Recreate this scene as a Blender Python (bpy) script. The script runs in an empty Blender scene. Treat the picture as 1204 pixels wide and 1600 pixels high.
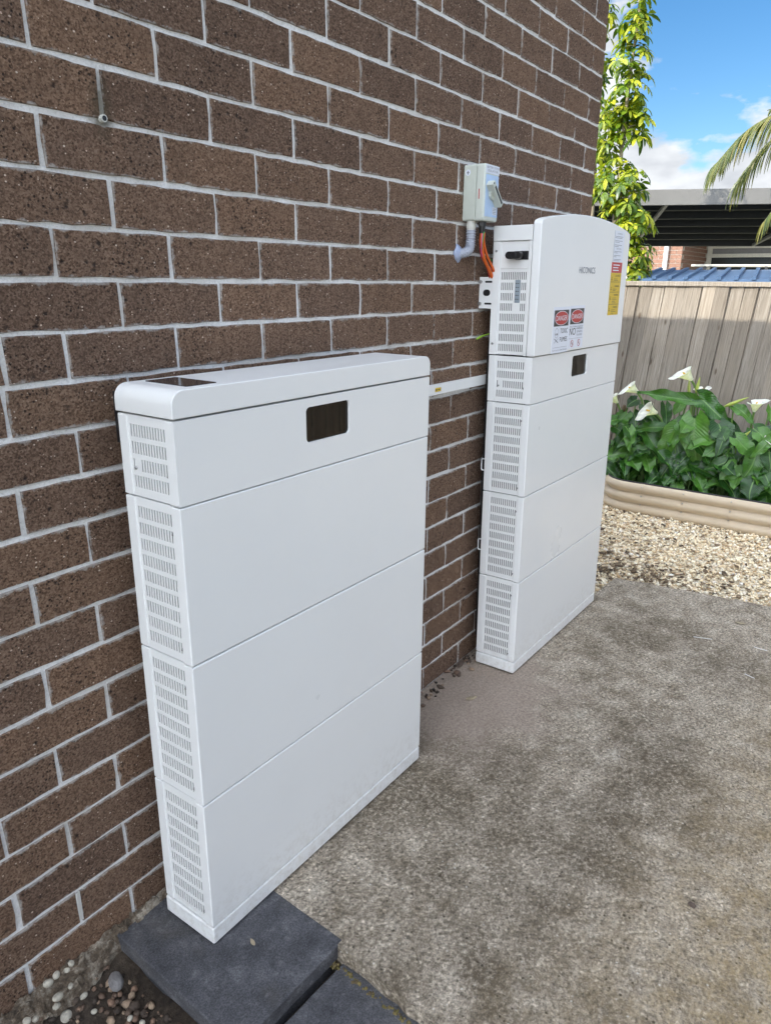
import bpy, bmesh, math, random
import numpy as np
from mathutils import Vector, Matrix, Quaternion
R = math.radians
random.seed(7)
rng = np.random.default_rng(11)
scene = bpy.context.scene
col = scene.collection

# ------------------------------------------------------------------ camera
CAM = Vector((-0.7299, -1.2086, 1.375))
RIGHT = Vector((0.5840, -0.8117, 0.0091)).normalized()
FWD = Vector((0.7755, 0.5546, -0.3016)).normalized()
RIGHT = (RIGHT - FWD * RIGHT.dot(FWD)).normalized()
UP = RIGHT.cross(FWD).normalized()
FPX = 1140.54
cd = bpy.data.cameras.new('camera')
cam = bpy.data.objects.new('camera', cd)
col.objects.link(cam)
cam.matrix_world = Matrix(((RIGHT.x, UP.x, -FWD.x, CAM.x), (RIGHT.y, UP.y, -FWD.y, CAM.y), (RIGHT.z, UP.z, -FWD.z, CAM.z), (0, 0, 0, 1)))
cd.sensor_fit = 'HORIZONTAL'
cd.sensor_width = 36.0
cd.lens = 36.0 * FPX / 1204.0
cd.clip_start = 0.02
cd.clip_end = 2000
scene.camera = cam

# ------------------------------------------------------------------ sky, sun, exposure
SUN_AZ, SUN_EL = R(28), R(34.3)            # sun stands behind the house, to the left and back
to_sun = Vector((-math.cos(SUN_EL) * math.cos(SUN_AZ), math.cos(SUN_EL) * math.sin(SUN_AZ), math.sin(SUN_EL)))
world = bpy.data.worlds.new('World')
scene.world = world
world.use_nodes = True
wt = world.node_tree
wt.nodes.clear()
def wn(t, **kw):
    n = wt.nodes.new(t)
    for k, v in kw.items(): setattr(n, k, v)
    return n
sky = wn('ShaderNodeTexSky', sky_type='NISHITA', sun_disc=False)
sky.sun_elevation = SUN_EL
sky.sun_rotation = math.atan2(to_sun.x, to_sun.y)
sky.altitude = 100
sky.air_density = 1.0
sky.dust_density = 0.3
sky.ozone_density = 2.5
hsv = wn('ShaderNodeHueSaturation')
hsv.inputs['Saturation'].default_value = 1.3
hsv.inputs['Value'].default_value = 1.13
wt.links.new(sky.outputs[0], hsv.inputs['Color'])
geo = wn('ShaderNodeTexCoord')
sep = wn('ShaderNodeSeparateXYZ')
wt.links.new(geo.outputs['Generated'], sep.inputs[0])
# cumulus bank low round the whole horizon; higher cloud added for fill light
mp = wn('ShaderNodeMapping')
mp.inputs['Scale'].default_value = (2.2, 2.2, 5.0)
mp.inputs['Location'].default_value = (0.35, 0.2, 0.0)
wt.links.new(geo.outputs['Generated'], mp.inputs[0])
cn = wn('ShaderNodeTexNoise')
cn.inputs['Scale'].default_value = 2.6
cn.inputs['Detail'].default_value = 7
cn.inputs['Roughness'].default_value = 0.5
wt.links.new(mp.outputs[0], cn.inputs['Vector'])
el = wn('ShaderNodeMapRange')
el.inputs[1].default_value = 0.10; el.inputs[2].default_value = 0.165
el.inputs[3].default_value = 0.20; el.inputs[4].default_value = -0.01
wt.links.new(sep.outputs['Z'], el.inputs[0])
ad = wn('ShaderNodeMath', operation='ADD')
wt.links.new(cn.outputs[0], ad.inputs[0]); wt.links.new(el.outputs[0], ad.inputs[1])
cr = wn('ShaderNodeValToRGB')
cr.color_ramp.elements[0].position = 0.50
cr.color_ramp.elements[1].position = 0.555
wt.links.new(ad.outputs[0], cr.inputs[0])
shade = wn('ShaderNodeTexNoise')
shade.inputs['Scale'].default_value = 5.0
shade.inputs['Detail'].default_value = 4
wt.links.new(mp.outputs[0], shade.inputs['Vector'])
cc = wn('ShaderNodeValToRGB')
cc.color_ramp.elements[0].position = 0.35; cc.color_ramp.elements[0].color = (7.5, 7.9, 8.6, 1)
cc.color_ramp.elements[1].position = 0.62; cc.color_ramp.elements[1].color = (11.8, 12.2, 12.7, 1)
wt.links.new(shade.outputs[0], cc.inputs[0])
# added gain: clouds brightened overhead to lift the light on the cabinet lids
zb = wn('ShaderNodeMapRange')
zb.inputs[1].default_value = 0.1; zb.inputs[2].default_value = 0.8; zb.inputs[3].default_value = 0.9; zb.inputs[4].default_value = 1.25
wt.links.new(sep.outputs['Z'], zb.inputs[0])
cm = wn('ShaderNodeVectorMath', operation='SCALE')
# and boosted on the sun's side, out of view, to light cabinet side faces
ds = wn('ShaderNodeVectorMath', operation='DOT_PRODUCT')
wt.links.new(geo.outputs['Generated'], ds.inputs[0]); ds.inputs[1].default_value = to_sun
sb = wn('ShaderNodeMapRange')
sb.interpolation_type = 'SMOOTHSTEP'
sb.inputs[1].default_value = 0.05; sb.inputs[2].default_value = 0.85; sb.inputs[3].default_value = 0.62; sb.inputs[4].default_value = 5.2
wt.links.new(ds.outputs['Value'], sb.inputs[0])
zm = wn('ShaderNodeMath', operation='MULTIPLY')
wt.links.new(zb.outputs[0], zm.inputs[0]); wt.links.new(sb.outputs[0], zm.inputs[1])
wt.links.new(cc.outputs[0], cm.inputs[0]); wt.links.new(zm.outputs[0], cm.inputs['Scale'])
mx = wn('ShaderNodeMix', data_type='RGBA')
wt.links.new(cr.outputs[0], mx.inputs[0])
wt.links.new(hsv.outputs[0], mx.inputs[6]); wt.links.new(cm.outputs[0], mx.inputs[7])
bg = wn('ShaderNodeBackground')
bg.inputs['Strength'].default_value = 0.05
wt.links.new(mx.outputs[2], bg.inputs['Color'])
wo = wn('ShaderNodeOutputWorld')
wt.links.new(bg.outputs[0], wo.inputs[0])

sd = bpy.data.lights.new('sun', 'SUN')
sd.energy = 2.0
sd.angle = R(0.5)
sd.color = (1.0, 0.94, 0.84)
sun = bpy.data.objects.new('sun', sd)
sun.rotation_euler = (-to_sun).to_track_quat('-Z', 'Y').to_euler()
sun.location = (0, 0, 8)
col.objects.link(sun)
vs = scene.view_settings
vs.view_transform = 'Standard'
vs.look = 'None'
vs.exposure = 1.60
vs.gamma = 1.0
vs.use_curve_mapping = False

# ------------------------------------------------------------------ helpers
def pix(u, v):
    """viewing direction of a photograph pixel (for laying out real positions)"""
    return RIGHT * ((u - 602) / FPX) - UP * ((v - 800) / FPX) + FWD
def atX(u, v, X):
    d = pix(u, v); return CAM + d * ((X - CAM.x) / d.x)
def atY(u, v, Y):
    d = pix(u, v); return CAM + d * ((Y - CAM.y) / d.y)
def atZ(u, v, Z):
    d = pix(u, v); return CAM + d * ((Z - CAM.z) / d.z)
def project(p):
    d = Vector(p) - CAM; z = d.dot(FWD)
    return 602 + FPX * d.dot(RIGHT) / z, 800 - FPX * d.dot(UP) / z, z

def tag(o, label=None, cat=None, group=None, kind=None):
    if label: o['label'] = label
    if cat: o['category'] = cat
    if group: o['group'] = group
    if kind: o['kind'] = kind
    return o
def empty(name, loc, label, cat, group=None, rot=(0, 0, 0)):
    o = bpy.data.objects.new(name, None)
    o.empty_display_size = 0.1
    col.objects.link(o); o.location = loc; o.rotation_euler = rot
    return tag(o, label, cat, group)
def link(name, me, parent=None, loc=None):
    o = bpy.data.objects.new(name, me)
    col.objects.link(o)
    if parent is not None: o.parent = parent
    if loc is not None: o.location = loc
    return o

class MB:
    """collects shapes into one mesh"""
    def __init__(s, *mats):
        s.v, s.f, s.m, s.mats = [], [], [], list(mats)
    def add(s, v, f, m=0):
        k = len(s.v); s.v += [tuple(p) for p in v]
        s.f += [tuple(i + k for i in q) for q in f]; s.m += [m] * len(f)
        return s
    def box(s, x0, x1, y0, y1, z0, z1, m=0):
        return s.add([(x0, y0, z0), (x1, y0, z0), (x1, y1, z0), (x0, y1, z0), (x0, y0, z1), (x1, y0, z1), (x1, y1, z1), (x0, y1, z1)],
                     [(0, 3, 2, 1), (4, 5, 6, 7), (0, 1, 5, 4), (1, 2, 6, 5), (2, 3, 7, 6), (3, 0, 4, 7)], m)
    def bar(s, a, b, w, h, m=0, up=(0, 0, 1)):
        a, b = Vector(a), Vector(b); d = (b - a).normalized(); u = Vector(up)
        x = d.cross(u)
        if x.length < 1e-4: x = d.cross(Vector((1, 0, 0)))
        x.normalize(); z = x.cross(d).normalized()
        P = [a + x * sx * w / 2 + z * sz * h / 2 for sx, sz in ((-1, -1), (1, -1), (1, 1), (-1, 1))]
        Q = [p + (b - a) for p in P]
        return s.add(P + Q, [(0, 1, 2, 3), (7, 6, 5, 4), (0, 4, 5, 1), (1, 5, 6, 2), (2, 6, 7, 3), (3, 7, 4, 0)], m)
    def cyl(s, a, b, r, n=12, m=0, r2=None, caps=True):
        return s.tube([a, b], [r, r if r2 is None else r2], n, m, caps)
    def tube(s, pts, r, n=8, m=0, caps=True):
        pts = [Vector(p) for p in pts]
        rs = r if isinstance(r, (list, tuple)) else [r] * len(pts)
        V, F = [], []
        nrm = None
        for i, p in enumerate(pts):
            t = (pts[min(i + 1, len(pts) - 1)] - pts[max(i - 1, 0)]).normalized()
            if nrm is None:
                nrm = t.orthogonal().normalized()
            else:
                nrm = (nrm - t * nrm.dot(t)).normalized()
            b = t.cross(nrm)
            for k in range(n):
                a = 2 * math.pi * k / n
                V.append(p + (nrm * math.cos(a) + b * math.sin(a)) * rs[i])
        for i in range(len(pts) - 1):
            for k in range(n):
                F.append((i * n + k, i * n + (k + 1) % n, (i + 1) * n + (k + 1) % n, (i + 1) * n + k))
        if caps:
            F.append(tuple(range(n - 1, -1, -1))); F.append(tuple((len(pts) - 1) * n + k for k in range(n)))
        return s.add(V, F, m)
    def prism(s, poly, axis, a0, a1, m=0):
        """poly in the two other axes, extruded along axis ('y': poly is x,z ; 'z': x,y ; 'x': y,z)"""
        def mk(p, a):
            return {'y': (p[0], a, p[1]), 'z': (p[0], p[1], a), 'x': (a, p[0], p[1])}[axis]
        n = len(poly)
        V = [mk(p, a0) for p in poly] + [mk(p, a1) for p in poly]
        F = [tuple(range(n)), tuple(range(2 * n - 1, n - 1, -1))] + [(i, i + n, (i + 1) % n + n, (i + 1) % n) for i in range(n)]
        return s.add(V, F, m)
    def mesh(s, me, M, m=0):
        return s.add([M @ v.co for v in me.vertices], [tuple(p.vertices) for p in me.polygons], m)
    def data(s, name, smooth=False, fix=True):
        me = bpy.data.meshes.new(name)
        me.from_pydata(s.v, [], s.f)
        for mt in s.mats: me.materials.append(mt)
        me.polygons.foreach_set('material_index', s.m)
        if smooth: me.polygons.foreach_set('use_smooth', [True] * len(s.f))
        if fix:
            bm = bmesh.new(); bm.from_mesh(me)
            bmesh.ops.recalc_face_normals(bm, faces=bm.faces); bm.to_mesh(me); bm.free()
        me.update()
        return me
    def build(s, name, parent=None, smooth=False, bevel=0, seg=2, loc=None, fix=True):
        o = link(name, s.data(name, smooth, fix), parent, loc)
        if bevel:
            b = o.modifiers.new('bevel', 'BEVEL'); b.width = bevel; b.segments = seg; b.limit_method = 'ANGLE'; b.angle_limit = R(40)
            if smooth: b.harden_normals = True
        return o

def rrect(x0, x1, z0, z1, r, n=5, rs=None):
    """rounded rectangle, counter-clockwise; rs = radii of (x1z1, x0z1, x0z0, x1z0)"""
    rs = rs or (r, r, r, r); out = []
    for q, (cx, cz) in enumerate(((x1, z1), (x0, z1), (x0, z0), (x1, z0))):
        rr = rs[q]; sx = -1 if cx == x1 else 1; sz = -1 if cz == z1 else 1
        if rr <= 0: out.append((cx, cz)); continue
        for k in range(n + 1):
            a = math.pi / 2 * (q + k / n)
            out.append((cx + sx * rr + rr * math.cos(a), cz + sz * rr + rr * math.sin(a)))
    return out

def plate_with_hole(mb, outer, inner, y0, y1, m=0):
    """plate in xz with a hole, between y0 (front) and y1 (back)"""
    bm = bmesh.new()
    def loop(pts):
        vs_ = [bm.verts.new((p[0], y0, p[1])) for p in pts]
        return [bm.edges.new((vs_[i], vs_[(i + 1) % len(vs_)])) for i in range(len(vs_))]
    e = loop(outer) + loop(inner)
    bmesh.ops.triangle_fill(bm, use_beauty=True, use_dissolve=False, edges=e)
    ret = bmesh.ops.extrude_face_region(bm, geom=bm.faces[:])
    for g in ret['geom']:
        if isinstance(g, bmesh.types.BMVert): g.co.y = y1
    me = bpy.data.meshes.new('tmp'); bm.to_mesh(me); bm.free()
    mb.mesh(me, Matrix(), m); bpy.data.meshes.remove(me)

_txt = {}
def text_mesh(body, align='CENTER'):
    k = (body, align)
    if k in _txt: return _txt[k]
    cu = bpy.data.curves.new('t', 'FONT'); cu.body = body; cu.align_x = align; cu.align_y = 'CENTER'; cu.size = 1.0
    cu.resolution_u = 3
    o = bpy.data.objects.new('t', cu); col.objects.link(o)
    bpy.context.view_layer.update()
    dg = bpy.context.evaluated_depsgraph_get()
    me = bpy.data.meshes.new_from_object(o.evaluated_get(dg))
    bpy.data.objects.remove(o)
    xs = [v.co.x for v in me.vertices]; ys = [v.co.y for v in me.vertices]
    _txt[k] = (me, min(xs), max(xs), min(ys), max(ys))
    return _txt[k]
def put_text(mb, body, x0, x1, z0, z1, y, m, axis='y'):
    """fit lettering into a rectangle on a plane facing -y"""
    me, a, b, c, d = text_mesh(body)
    sx = (x1 - x0) / (b - a); sz = (z1 - z0) / (d - c)
    M = Matrix(((sx, 0, 0, x0 - a * sx), (0, 0, 0, y), (0, sz, 0, z0 - c * sz), (0, 0, 0, 1)))
    mb.mesh(me, M, m)

# ------------------------------------------------------------------ materials
class NT:
    def __init__(s, name):
        s.m = bpy.data.materials.new(name); s.m.use_nodes = True; s.t = s.m.node_tree
        s.b = s.t.nodes['Principled BSDF']; s.out = s.t.nodes['Material Output']
    def n(s, t, ins=None, **kw):
        x = s.t.nodes.new(t)
        for k, v in kw.items(): setattr(x, k, v)
        for k, v in (ins or {}).items(): s.set(x.inputs[k], v)
        return x
    def set(s, sock, v):
        if isinstance(v, bpy.types.NodeSocket): s.t.links.new(v, sock)
        elif isinstance(v, (tuple, list)) and len(v) == 3 and sock.type == 'RGBA': sock.default_value = (*v, 1)
        else: sock.default_value = v
    def pos(s): return s.n('ShaderNodeNewGeometry').outputs['Position']
    def objc(s): return s.n('ShaderNodeTexCoord').outputs['Object']
    def mapping(s, v, sc=(1, 1, 1), loc=(0, 0, 0), rot=(0, 0, 0)):
        return s.n('ShaderNodeMapping', {0: v, 'Scale': sc, 'Location': loc, 'Rotation': rot}).outputs[0]
    def noise(s, v, scale, detail=4, rough=.55, dist=0):
        return s.n('ShaderNodeTexNoise', {'Vector': v, 'Scale': scale, 'Detail': detail, 'Roughness': rough, 'Distortion': dist}).outputs[0]
    def voro(s, v, scale, feature='F1', out=0, rand=1.0):
        return s.n('ShaderNodeTexVoronoi', {'Vector': v, 'Scale': scale, 'Randomness': rand}, feature=feature).outputs[out]
    def ramp(s, f, *stops):
        x = s.n('ShaderNodeValToRGB', {0: f}); e = x.color_ramp.elements
        while len(e) < len(stops): e.new(0.5)
        for i, (p, c) in enumerate(stops):
            e[i].position = p; e[i].color = (c, c, c, 1) if isinstance(c, (int, float)) else (*c, 1)
        return x.outputs[0]
    def mix(s, f, a, b, bt='MIX'):
        x = s.n('ShaderNodeMix', data_type='RGBA', blend_type=bt)
        s.set(x.inputs[0], f); s.set(x.inputs[6], a); s.set(x.inputs[7], b)
        return x.outputs[2]
    def math(s, op, a, b=0.0, clamp=False):
        x = s.n('ShaderNodeMath', operation=op, use_clamp=clamp); s.set(x.inputs[0], a); s.set(x.inputs[1], b); return x.outputs[0]
    def bump(s, h, strength=.5, dist=.01, prev=None):
        x = s.n('ShaderNodeBump', {'Height': h, 'Strength': strength, 'Distance': dist})
        if prev is not None: s.set(x.inputs['Normal'], prev)
        return x.outputs[0]
    def rnd(s): return s.n('ShaderNodeObjectInfo').outputs['Random']
    def island(s): return s.n('ShaderNodeNewGeometry').outputs['Random Per Island']
    def fin(s, color=None, rough=None, normal=None, **kw):
        if color is not None: s.set(s.b.inputs['Base Color'], color)
        if rough is not None: s.set(s.b.inputs['Roughness'], rough)
        if normal is not None: s.set(s.b.inputs['Normal'], normal)
        for k, v in kw.items(): s.set(s.b.inputs[k.replace('_', ' ')], v)
        return s.m

def plain(name, c, rough=.5, var=.12, scale=30, bump=0.0, bscale=200, **kw):
    t = NT(name); p = t.objc()
    n = t.noise(p, scale, 5, .6)
    k = t.ramp(n, (.3, 1 - var), (.7, 1 + var * .5))
    c2 = t.mix(1.0, c, k, 'MULTIPLY')
    nr = t.bump(t.noise(p, bscale, 3), bump, .002) if bump else None
    return t.fin(c2, rough, nr, **kw)

M = {}
def m_brick(smear=.6):
    t = NT('brown brick'); p = t.pos(); r = t.rnd()
    fine = t.noise(t.mapping(p, (1, 1, 1.5)), 190, 5, .78)
    mid = t.noise(p, 16, 5, .6)
    cell = t.n('ShaderNodeSeparateColor', {0: t.voro(p, 330, 'F1', 1)}).outputs[0]
    g = t.math('ADD', t.math('MULTIPLY', fine, .72), t.math('MULTIPLY', cell, .28))
    c = t.ramp(g, (.29, (.046, .025, .016)), (.46, (.166, .104, .070)), (.58, (.236, .154, .107)), (.74, (.34, .245, .18)))
    c = t.mix(t.ramp(mid, (.42, 0), (.66, .40)), c, (.125, .083, .060))
    tone = t.ramp(r, (0, (.82, .81, .82)), (.35, (.98, .97, .97)), (.7, (1.03, 1.0, .96)), (1, (1.14, 1.09, 1.03)))
    c = t.mix(1.0, c, tone, 'MULTIPLY')
    # burnt dark flecks, in drifts
    drift = t.ramp(t.noise(p, 9, 3), (.47, 0), (.57, 1))
    d2 = t.voro(t.mapping(p, (1, 1, 1), (3.1, 0, 1.7)), 120, 'F1', 0)
    wob = t.math('ADD', d2, t.math('MULTIPLY', t.math('SUBTRACT', t.noise(p, 260, 3), .5), .30))
    dark = t.math('MULTIPLY', t.ramp(wob, (.14, 1), (.30, 0)), drift)
    d3 = t.voro(t.mapping(p, (1, 1, 1), (.3, 4., 2.7)), 42, 'F1', 0)
    wob3 = t.math('ADD', d3, t.math('MULTIPLY', t.math('SUBTRACT', t.noise(p, 200, 4), .5), .35))
    dark3 = t.math('MULTIPLY', t.ramp(wob3, (.08, 1), (.22, 0)), t.ramp(t.noise(p, 6, 3), (.49, 0), (.57, .95)))
    dark = t.math('MAXIMUM', dark, dark3)
    c = t.mix(t.math('MULTIPLY', dark, .88), c, (.017, .013, .012))
    # pale quartz specks of mixed size
    def specks(scale, thr, rad, off):
        v = t.n('ShaderNodeTexVoronoi', {'Vector': t.mapping(p, (1, 1, 1.3), off), 'Scale': scale})
        sc = t.n('ShaderNodeSeparateColor', {0: v.outputs['Color']})
        return t.math('MULTIPLY', t.ramp(v.outputs['Distance'], (rad, 1), (rad * 1.5, 0)), t.ramp(sc.outputs[0], (thr, 0), (thr + .01, 1)))
    sp = t.math('MAXIMUM', specks(75, .88, .12, (0, 0, 0)), specks(150, .93, .16, (5, 2, 1)))
    c = t.mix(sp, c, t.mix(t.noise(p, 30, 1), (.62, .42, .30), (.66, .60, .52)))
    wq = t.n('ShaderNodeVectorMath', {0: t.mapping(p, (38, 0, 15), (-.117 * 38, 0, -1.655 * 15))}, operation='LENGTH').outputs['Value']
    wq = t.math('ADD', wq, t.math('MULTIPLY', t.math('SUBTRACT', t.noise(p, 60, 5), .5), 1.2))
    c = t.mix(t.ramp(wq, (.25, .65), (1., 0)), c, (.05, .045, .028))
    # smears of mortar dragged over the arrises
    lo_ = t.n('ShaderNodeSeparateXYZ', {0: t.objc()})
    ez = t.math('MINIMUM', lo_.outputs[2], t.math('SUBTRACT', .0775, lo_.outputs[2]))
    ex_ = t.math('ABSOLUTE', lo_.outputs[0])
    ed = t.math('MINIMUM', ez, ex_)
    sm = t.math('MULTIPLY', t.ramp(t.math('SUBTRACT', ed, t.math('MULTIPLY', t.math('SUBTRACT', t.noise(p, 45, 5, .7), .53), .03)), (.0, 1), (.003, 0)), smear)
    c = t.mix(sm, c, (.50, .48, .45))
    h = t.math('ADD', t.math('MULTIPLY', fine, .7), t.math('MULTIPLY', t.noise(t.mapping(p, (1, 1, 3)), 90, 3), .4))
    h = t.math('SUBTRACT', h, t.math('MULTIPLY', dark, .6))
    return t.fin(c, .92, t.bump(h, 1.0, .005), Specular_IOR_Level=.25)
def m_mortar():
    t = NT('grey mortar'); p = t.pos()
    f = t.noise(p, 200, 5, .78); g = t.noise(p, 6, 4)
    c = t.ramp(f, (.3, (.62, .62, .61)), (.5, (.86, .86, .85)), (.7, (.93, .93, .92)))
    c = t.mix(t.ramp(g, (.45, 0), (.7, .5)), c, (.52, .48, .41))
    grime = t.ramp(t.noise(p, 2.2, 6), (.58, 0), (.74, .5))
    c = t.mix(grime, c, (.30, .255, .19))
    wq = t.n('ShaderNodeVectorMath', {0: t.mapping(p, (30, 0, 13), (-.117 * 30, 0, -1.650 * 13))}, operation='LENGTH').outputs['Value']
    wq = t.math('ADD', wq, t.math('MULTIPLY', t.math('SUBTRACT', t.noise(p, 60, 5), .5), 1.2))
    c = t.mix(t.ramp(wq, (.25, .8), (1., 0)), c, (.14, .125, .08))
    h = t.math('ADD', f, t.noise(p, 60, 4))
    return t.fin(c, .95, t.bump(h, .65, .005), Specular_IOR_Level=.2)
def m_concrete():
    t = NT('weathered concrete'); p = t.pos()
    big = t.noise(p, 2.0, 6, .62); mid = t.noise(p, 13, 8, .74); fine = t.noise(p, 105, 4, .8)
    v = t.n('ShaderNodeTexVoronoi', {'Vector': p, 'Scale': 190.0})
    sc = t.n('ShaderNodeSeparateColor', {0: v.outputs['Color']})
    v2 = t.n('ShaderNodeTexVoronoi', {'Vector': t.mapping(p, (1, 1, 1), (4, 9, 0)), 'Scale': 85.0})
    sc2 = t.n('ShaderNodeSeparateColor', {0: v2.outputs['Color']})
    c = t.ramp(mid, (.32, (.150, .118, .080)), (.48, (.300, .253, .194)), (.66, (.46, .398, .318)))
    c = t.mix(t.ramp(big, (.44, .0), (.70, .55)), c, (.36, .31, .245))
    # salt and pepper aggregate, grain by grain
    c = t.mix(1.0, c, t.ramp(fine, (.34, .38), (.48, .95), (.64, 1.65)), 'MULTIPLY')
    c = t.mix(1.0, c, t.ramp(sc.outputs[0], (0, .66), (.45, .98), (.85, 1.08), (1, 1.55)), 'MULTIPLY')
    sp = t.math('MULTIPLY', t.ramp(v2.outputs['Distance'], (.14, 1), (.26, 0)), t.ramp(sc2.outputs[0], (.90, 0), (.92, .8)))
    c = t.mix(sp, c, (.70, .66, .58))
    pit = t.math('MULTIPLY', t.ramp(v2.outputs['Distance'], (.15, 1), (.30, 0)), t.ramp(sc2.outputs[1], (.86, 0), (.88, .85)))
    c = t.mix(pit, c, (.060, .050, .038))
    # lime bloom patches and dark mould
    bl = t.math('MULTIPLY', t.ramp(t.noise(t.mapping(p, (1, 1.6, 1), (2.1, .4, 0)), 6.5, 9, .78), (.56, 0), (.70, .75)), t.ramp(fine, (.38, .1), (.58, 1)))
    c = t.mix(bl, c, (.54, .49, .41))
    mo = t.math('MULTIPLY', t.ramp(t.noise(t.mapping(p, (1, 1, 1), (7.7, 3.3, 0)), 1.35, 9, .72), (.47, 0), (.58, .88)), t.ramp(t.noise(p, 70, 5, .78), (.40, .15), (.56, 1)))
    c = t.mix(mo, c, (.095, .073, .046))
    # ochre lichen towards the yard, away from the wall
    sx = t.n('ShaderNodeSeparateXYZ', {0: p})
    oc = t.n('ShaderNodeMapRange', {0: t.math('ADD', t.math('MULTIPLY', sx.outputs[0], .12), sx.outputs[1]), 1: -.66, 2: -1.15, 3: 0., 4: 1.}).outputs[0]
    oc = t.math('MULTIPLY', oc, t.ramp(t.noise(p, 14, 8, .75), (.40, .15), (.62, .85)))
    c = t.mix(t.math('MULTIPLY', oc, t.ramp(fine, (.36, .3), (.56, 1))), c, (.33, .235, .105))
    # pinkish drilling dust below the conduit, spread out from the wall
    q = t.n('ShaderNodeVectorMath', {0: t.mapping(p, (1.9, 2.6, 1), (-1.28 * 1.9, .17 * 2.6, 0))}, operation='LENGTH').outputs['Value']
    q = t.math('ADD', q, t.math('MULTIPLY', t.math('SUBTRACT', t.noise(p, 7, 6, .65), .5), 1.1))
    du = t.ramp(q, (.30, .85), (.52, .66), (.66, .30), (.95, 0))
    c = t.mix(du, c, t.mix(t.ramp(fine, (.35, 0), (.65, 1)), (.25, .195, .155), (.36, .295, .245)))
    h = t.math('ADD', t.math('MULTIPLY', fine, .8), t.math('MULTIPLY', sc.outputs[0], .25))
    h = t.math('ADD', h, t.math('MULTIPLY', mid, .8))
    h = t.math('SUBTRACT', h, pit)
    st = t.math('SUBTRACT', .85, t.math('MULTIPLY', du, .6))
    b = t.n('ShaderNodeBump', {'Height': h, 'Strength': st, 'Distance': .006}).outputs[0]
    return t.fin(c, .93, b, Specular_IOR_Level=.25)
def m_paver():
    t = NT('charcoal paver'); p = t.pos(); r = t.rnd()
    mid = t.noise(p, 13, 7, .65); f = t.noise(p, 300, 3, .7)
    c = t.ramp(mid, (.3, (.040, .040, .045)), (.55, (.078, .078, .085)), (.75, (.15, .15, .158)))
    c = t.mix(1.0, c, t.ramp(f, (.3, .55), (.5, 1.), (.72, 1.7)), 'MULTIPLY')
    sc = t.ramp(t.noise(t.mapping(p, (1, 1, 1), (1.3, 5, 0)), 30, 8, .78), (.55, 0), (.70, .7))
    c = t.mix(sc, c, (.20, .20, .205))
    du = t.ramp(t.noise(p, 5, 6, .6), (.55, 0), (.75, .5))
    c = t.mix(du, c, (.10, .088, .070))
    h = t.math('ADD', f, t.noise(p, 90, 4))
    return t.fin(c, .85, t.bump(h, .6, .003), Specular_IOR_Level=.35)
def m_white():
    t = NT('white powder coat'); p = t.pos()
    g = t.noise(p, 3.0, 5, .6)
    c = t.mix(t.ramp(g, (.40, 0), (.75, .35)), (.80, .81, .80), (.74, .745, .735))
    du = t.ramp(t.noise(p, 70, 6, .75), (.62, 0), (.80, .12))
    c = t.mix(du, c, (.55, .52, .47))
    sz_ = t.n('ShaderNodeSeparateXYZ', {0: p})
    sp_ = t.math('MULTIPLY', t.ramp(sz_.outputs[2], (.0, 1.), (.16, 0)), t.ramp(t.noise(p, 55, 7, .75), (.46, 0), (.64, .38)))
    c = t.mix(sp_, c, (.42, .37, .30))                       # splashed grit near the ground
    return t.fin(c, t.ramp(g, (.3, .27), (.7, .40)), t.bump(t.math('ADD', t.noise(p, 900, 2), t.math('MULTIPLY', t.noise(p, 5, 2), 3.)), .10, .0008))
def m_timber():
    t = NT('weathered paling'); p = t.pos(); r = t.rnd(); o = t.objc()
    sh = t.n('ShaderNodeVectorMath', {0: o, 1: t.n('ShaderNodeCombineXYZ', {0: t.math('MULTIPLY', r, 40.), 1: t.math('MULTIPLY', r, 17.), 2: t.math('MULTIPLY', r, 9.)}).outputs[0]}, operation='ADD').outputs[0]
    gr = t.noise(t.mapping(sh, (6, 60, 1.6)), 2.2, 6, .65, 1.2)
    kn = t.voro(t.mapping(sh, (1, 3.2, 1.1)), 3.4)
    c = t.ramp(gr, (.28, (.145, .120, .094)), (.5, (.325, .285, .235)), (.72, (.47, .425, .365)))
    c = t.mix(t.ramp(t.noise(sh, 2.2, 4), (.42, 0), (.7, .6)), c, (.34, .285, .22))
    c = t.mix(1.0, c, t.ramp(r, (0, .74), (1, 1.2)), 'MULTIPLY')
    c = t.mix(t.ramp(kn, (.05, .75), (.11, 0)), c, (.085, .055, .032))
    return t.fin(c, .9, t.bump(gr, .6, .006), Specular_IOR_Level=.2)
def m_pebble(name, stops):
    t = NT(name); p = t.pos(); r = t.island()
    c = t.ramp(r, *stops)
    c = t.mix(1.0, c, t.ramp(t.noise(p, 160, 4, .6), (.3, .72), (.7, 1.15)), 'MULTIPLY')
    return t.fin(c, .8, t.bump(t.noise(p, 300, 3), .4, .002))
def m_soil():
    t = NT('dark soil'); p = t.pos()
    n = t.noise(p, 60, 8, .7)
    c = t.ramp(n, (.3, (.018, .013, .009)), (.55, (.06, .044, .031)), (.8, (.14, .105, .075)))
    c = t.mix(t.ramp(t.noise(p, 8, 4), (.5, 0), (.7, .5)), c, (.15, .115, .08))
    return t.fin(c, .97, t.bump(n, .9, .01))
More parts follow.
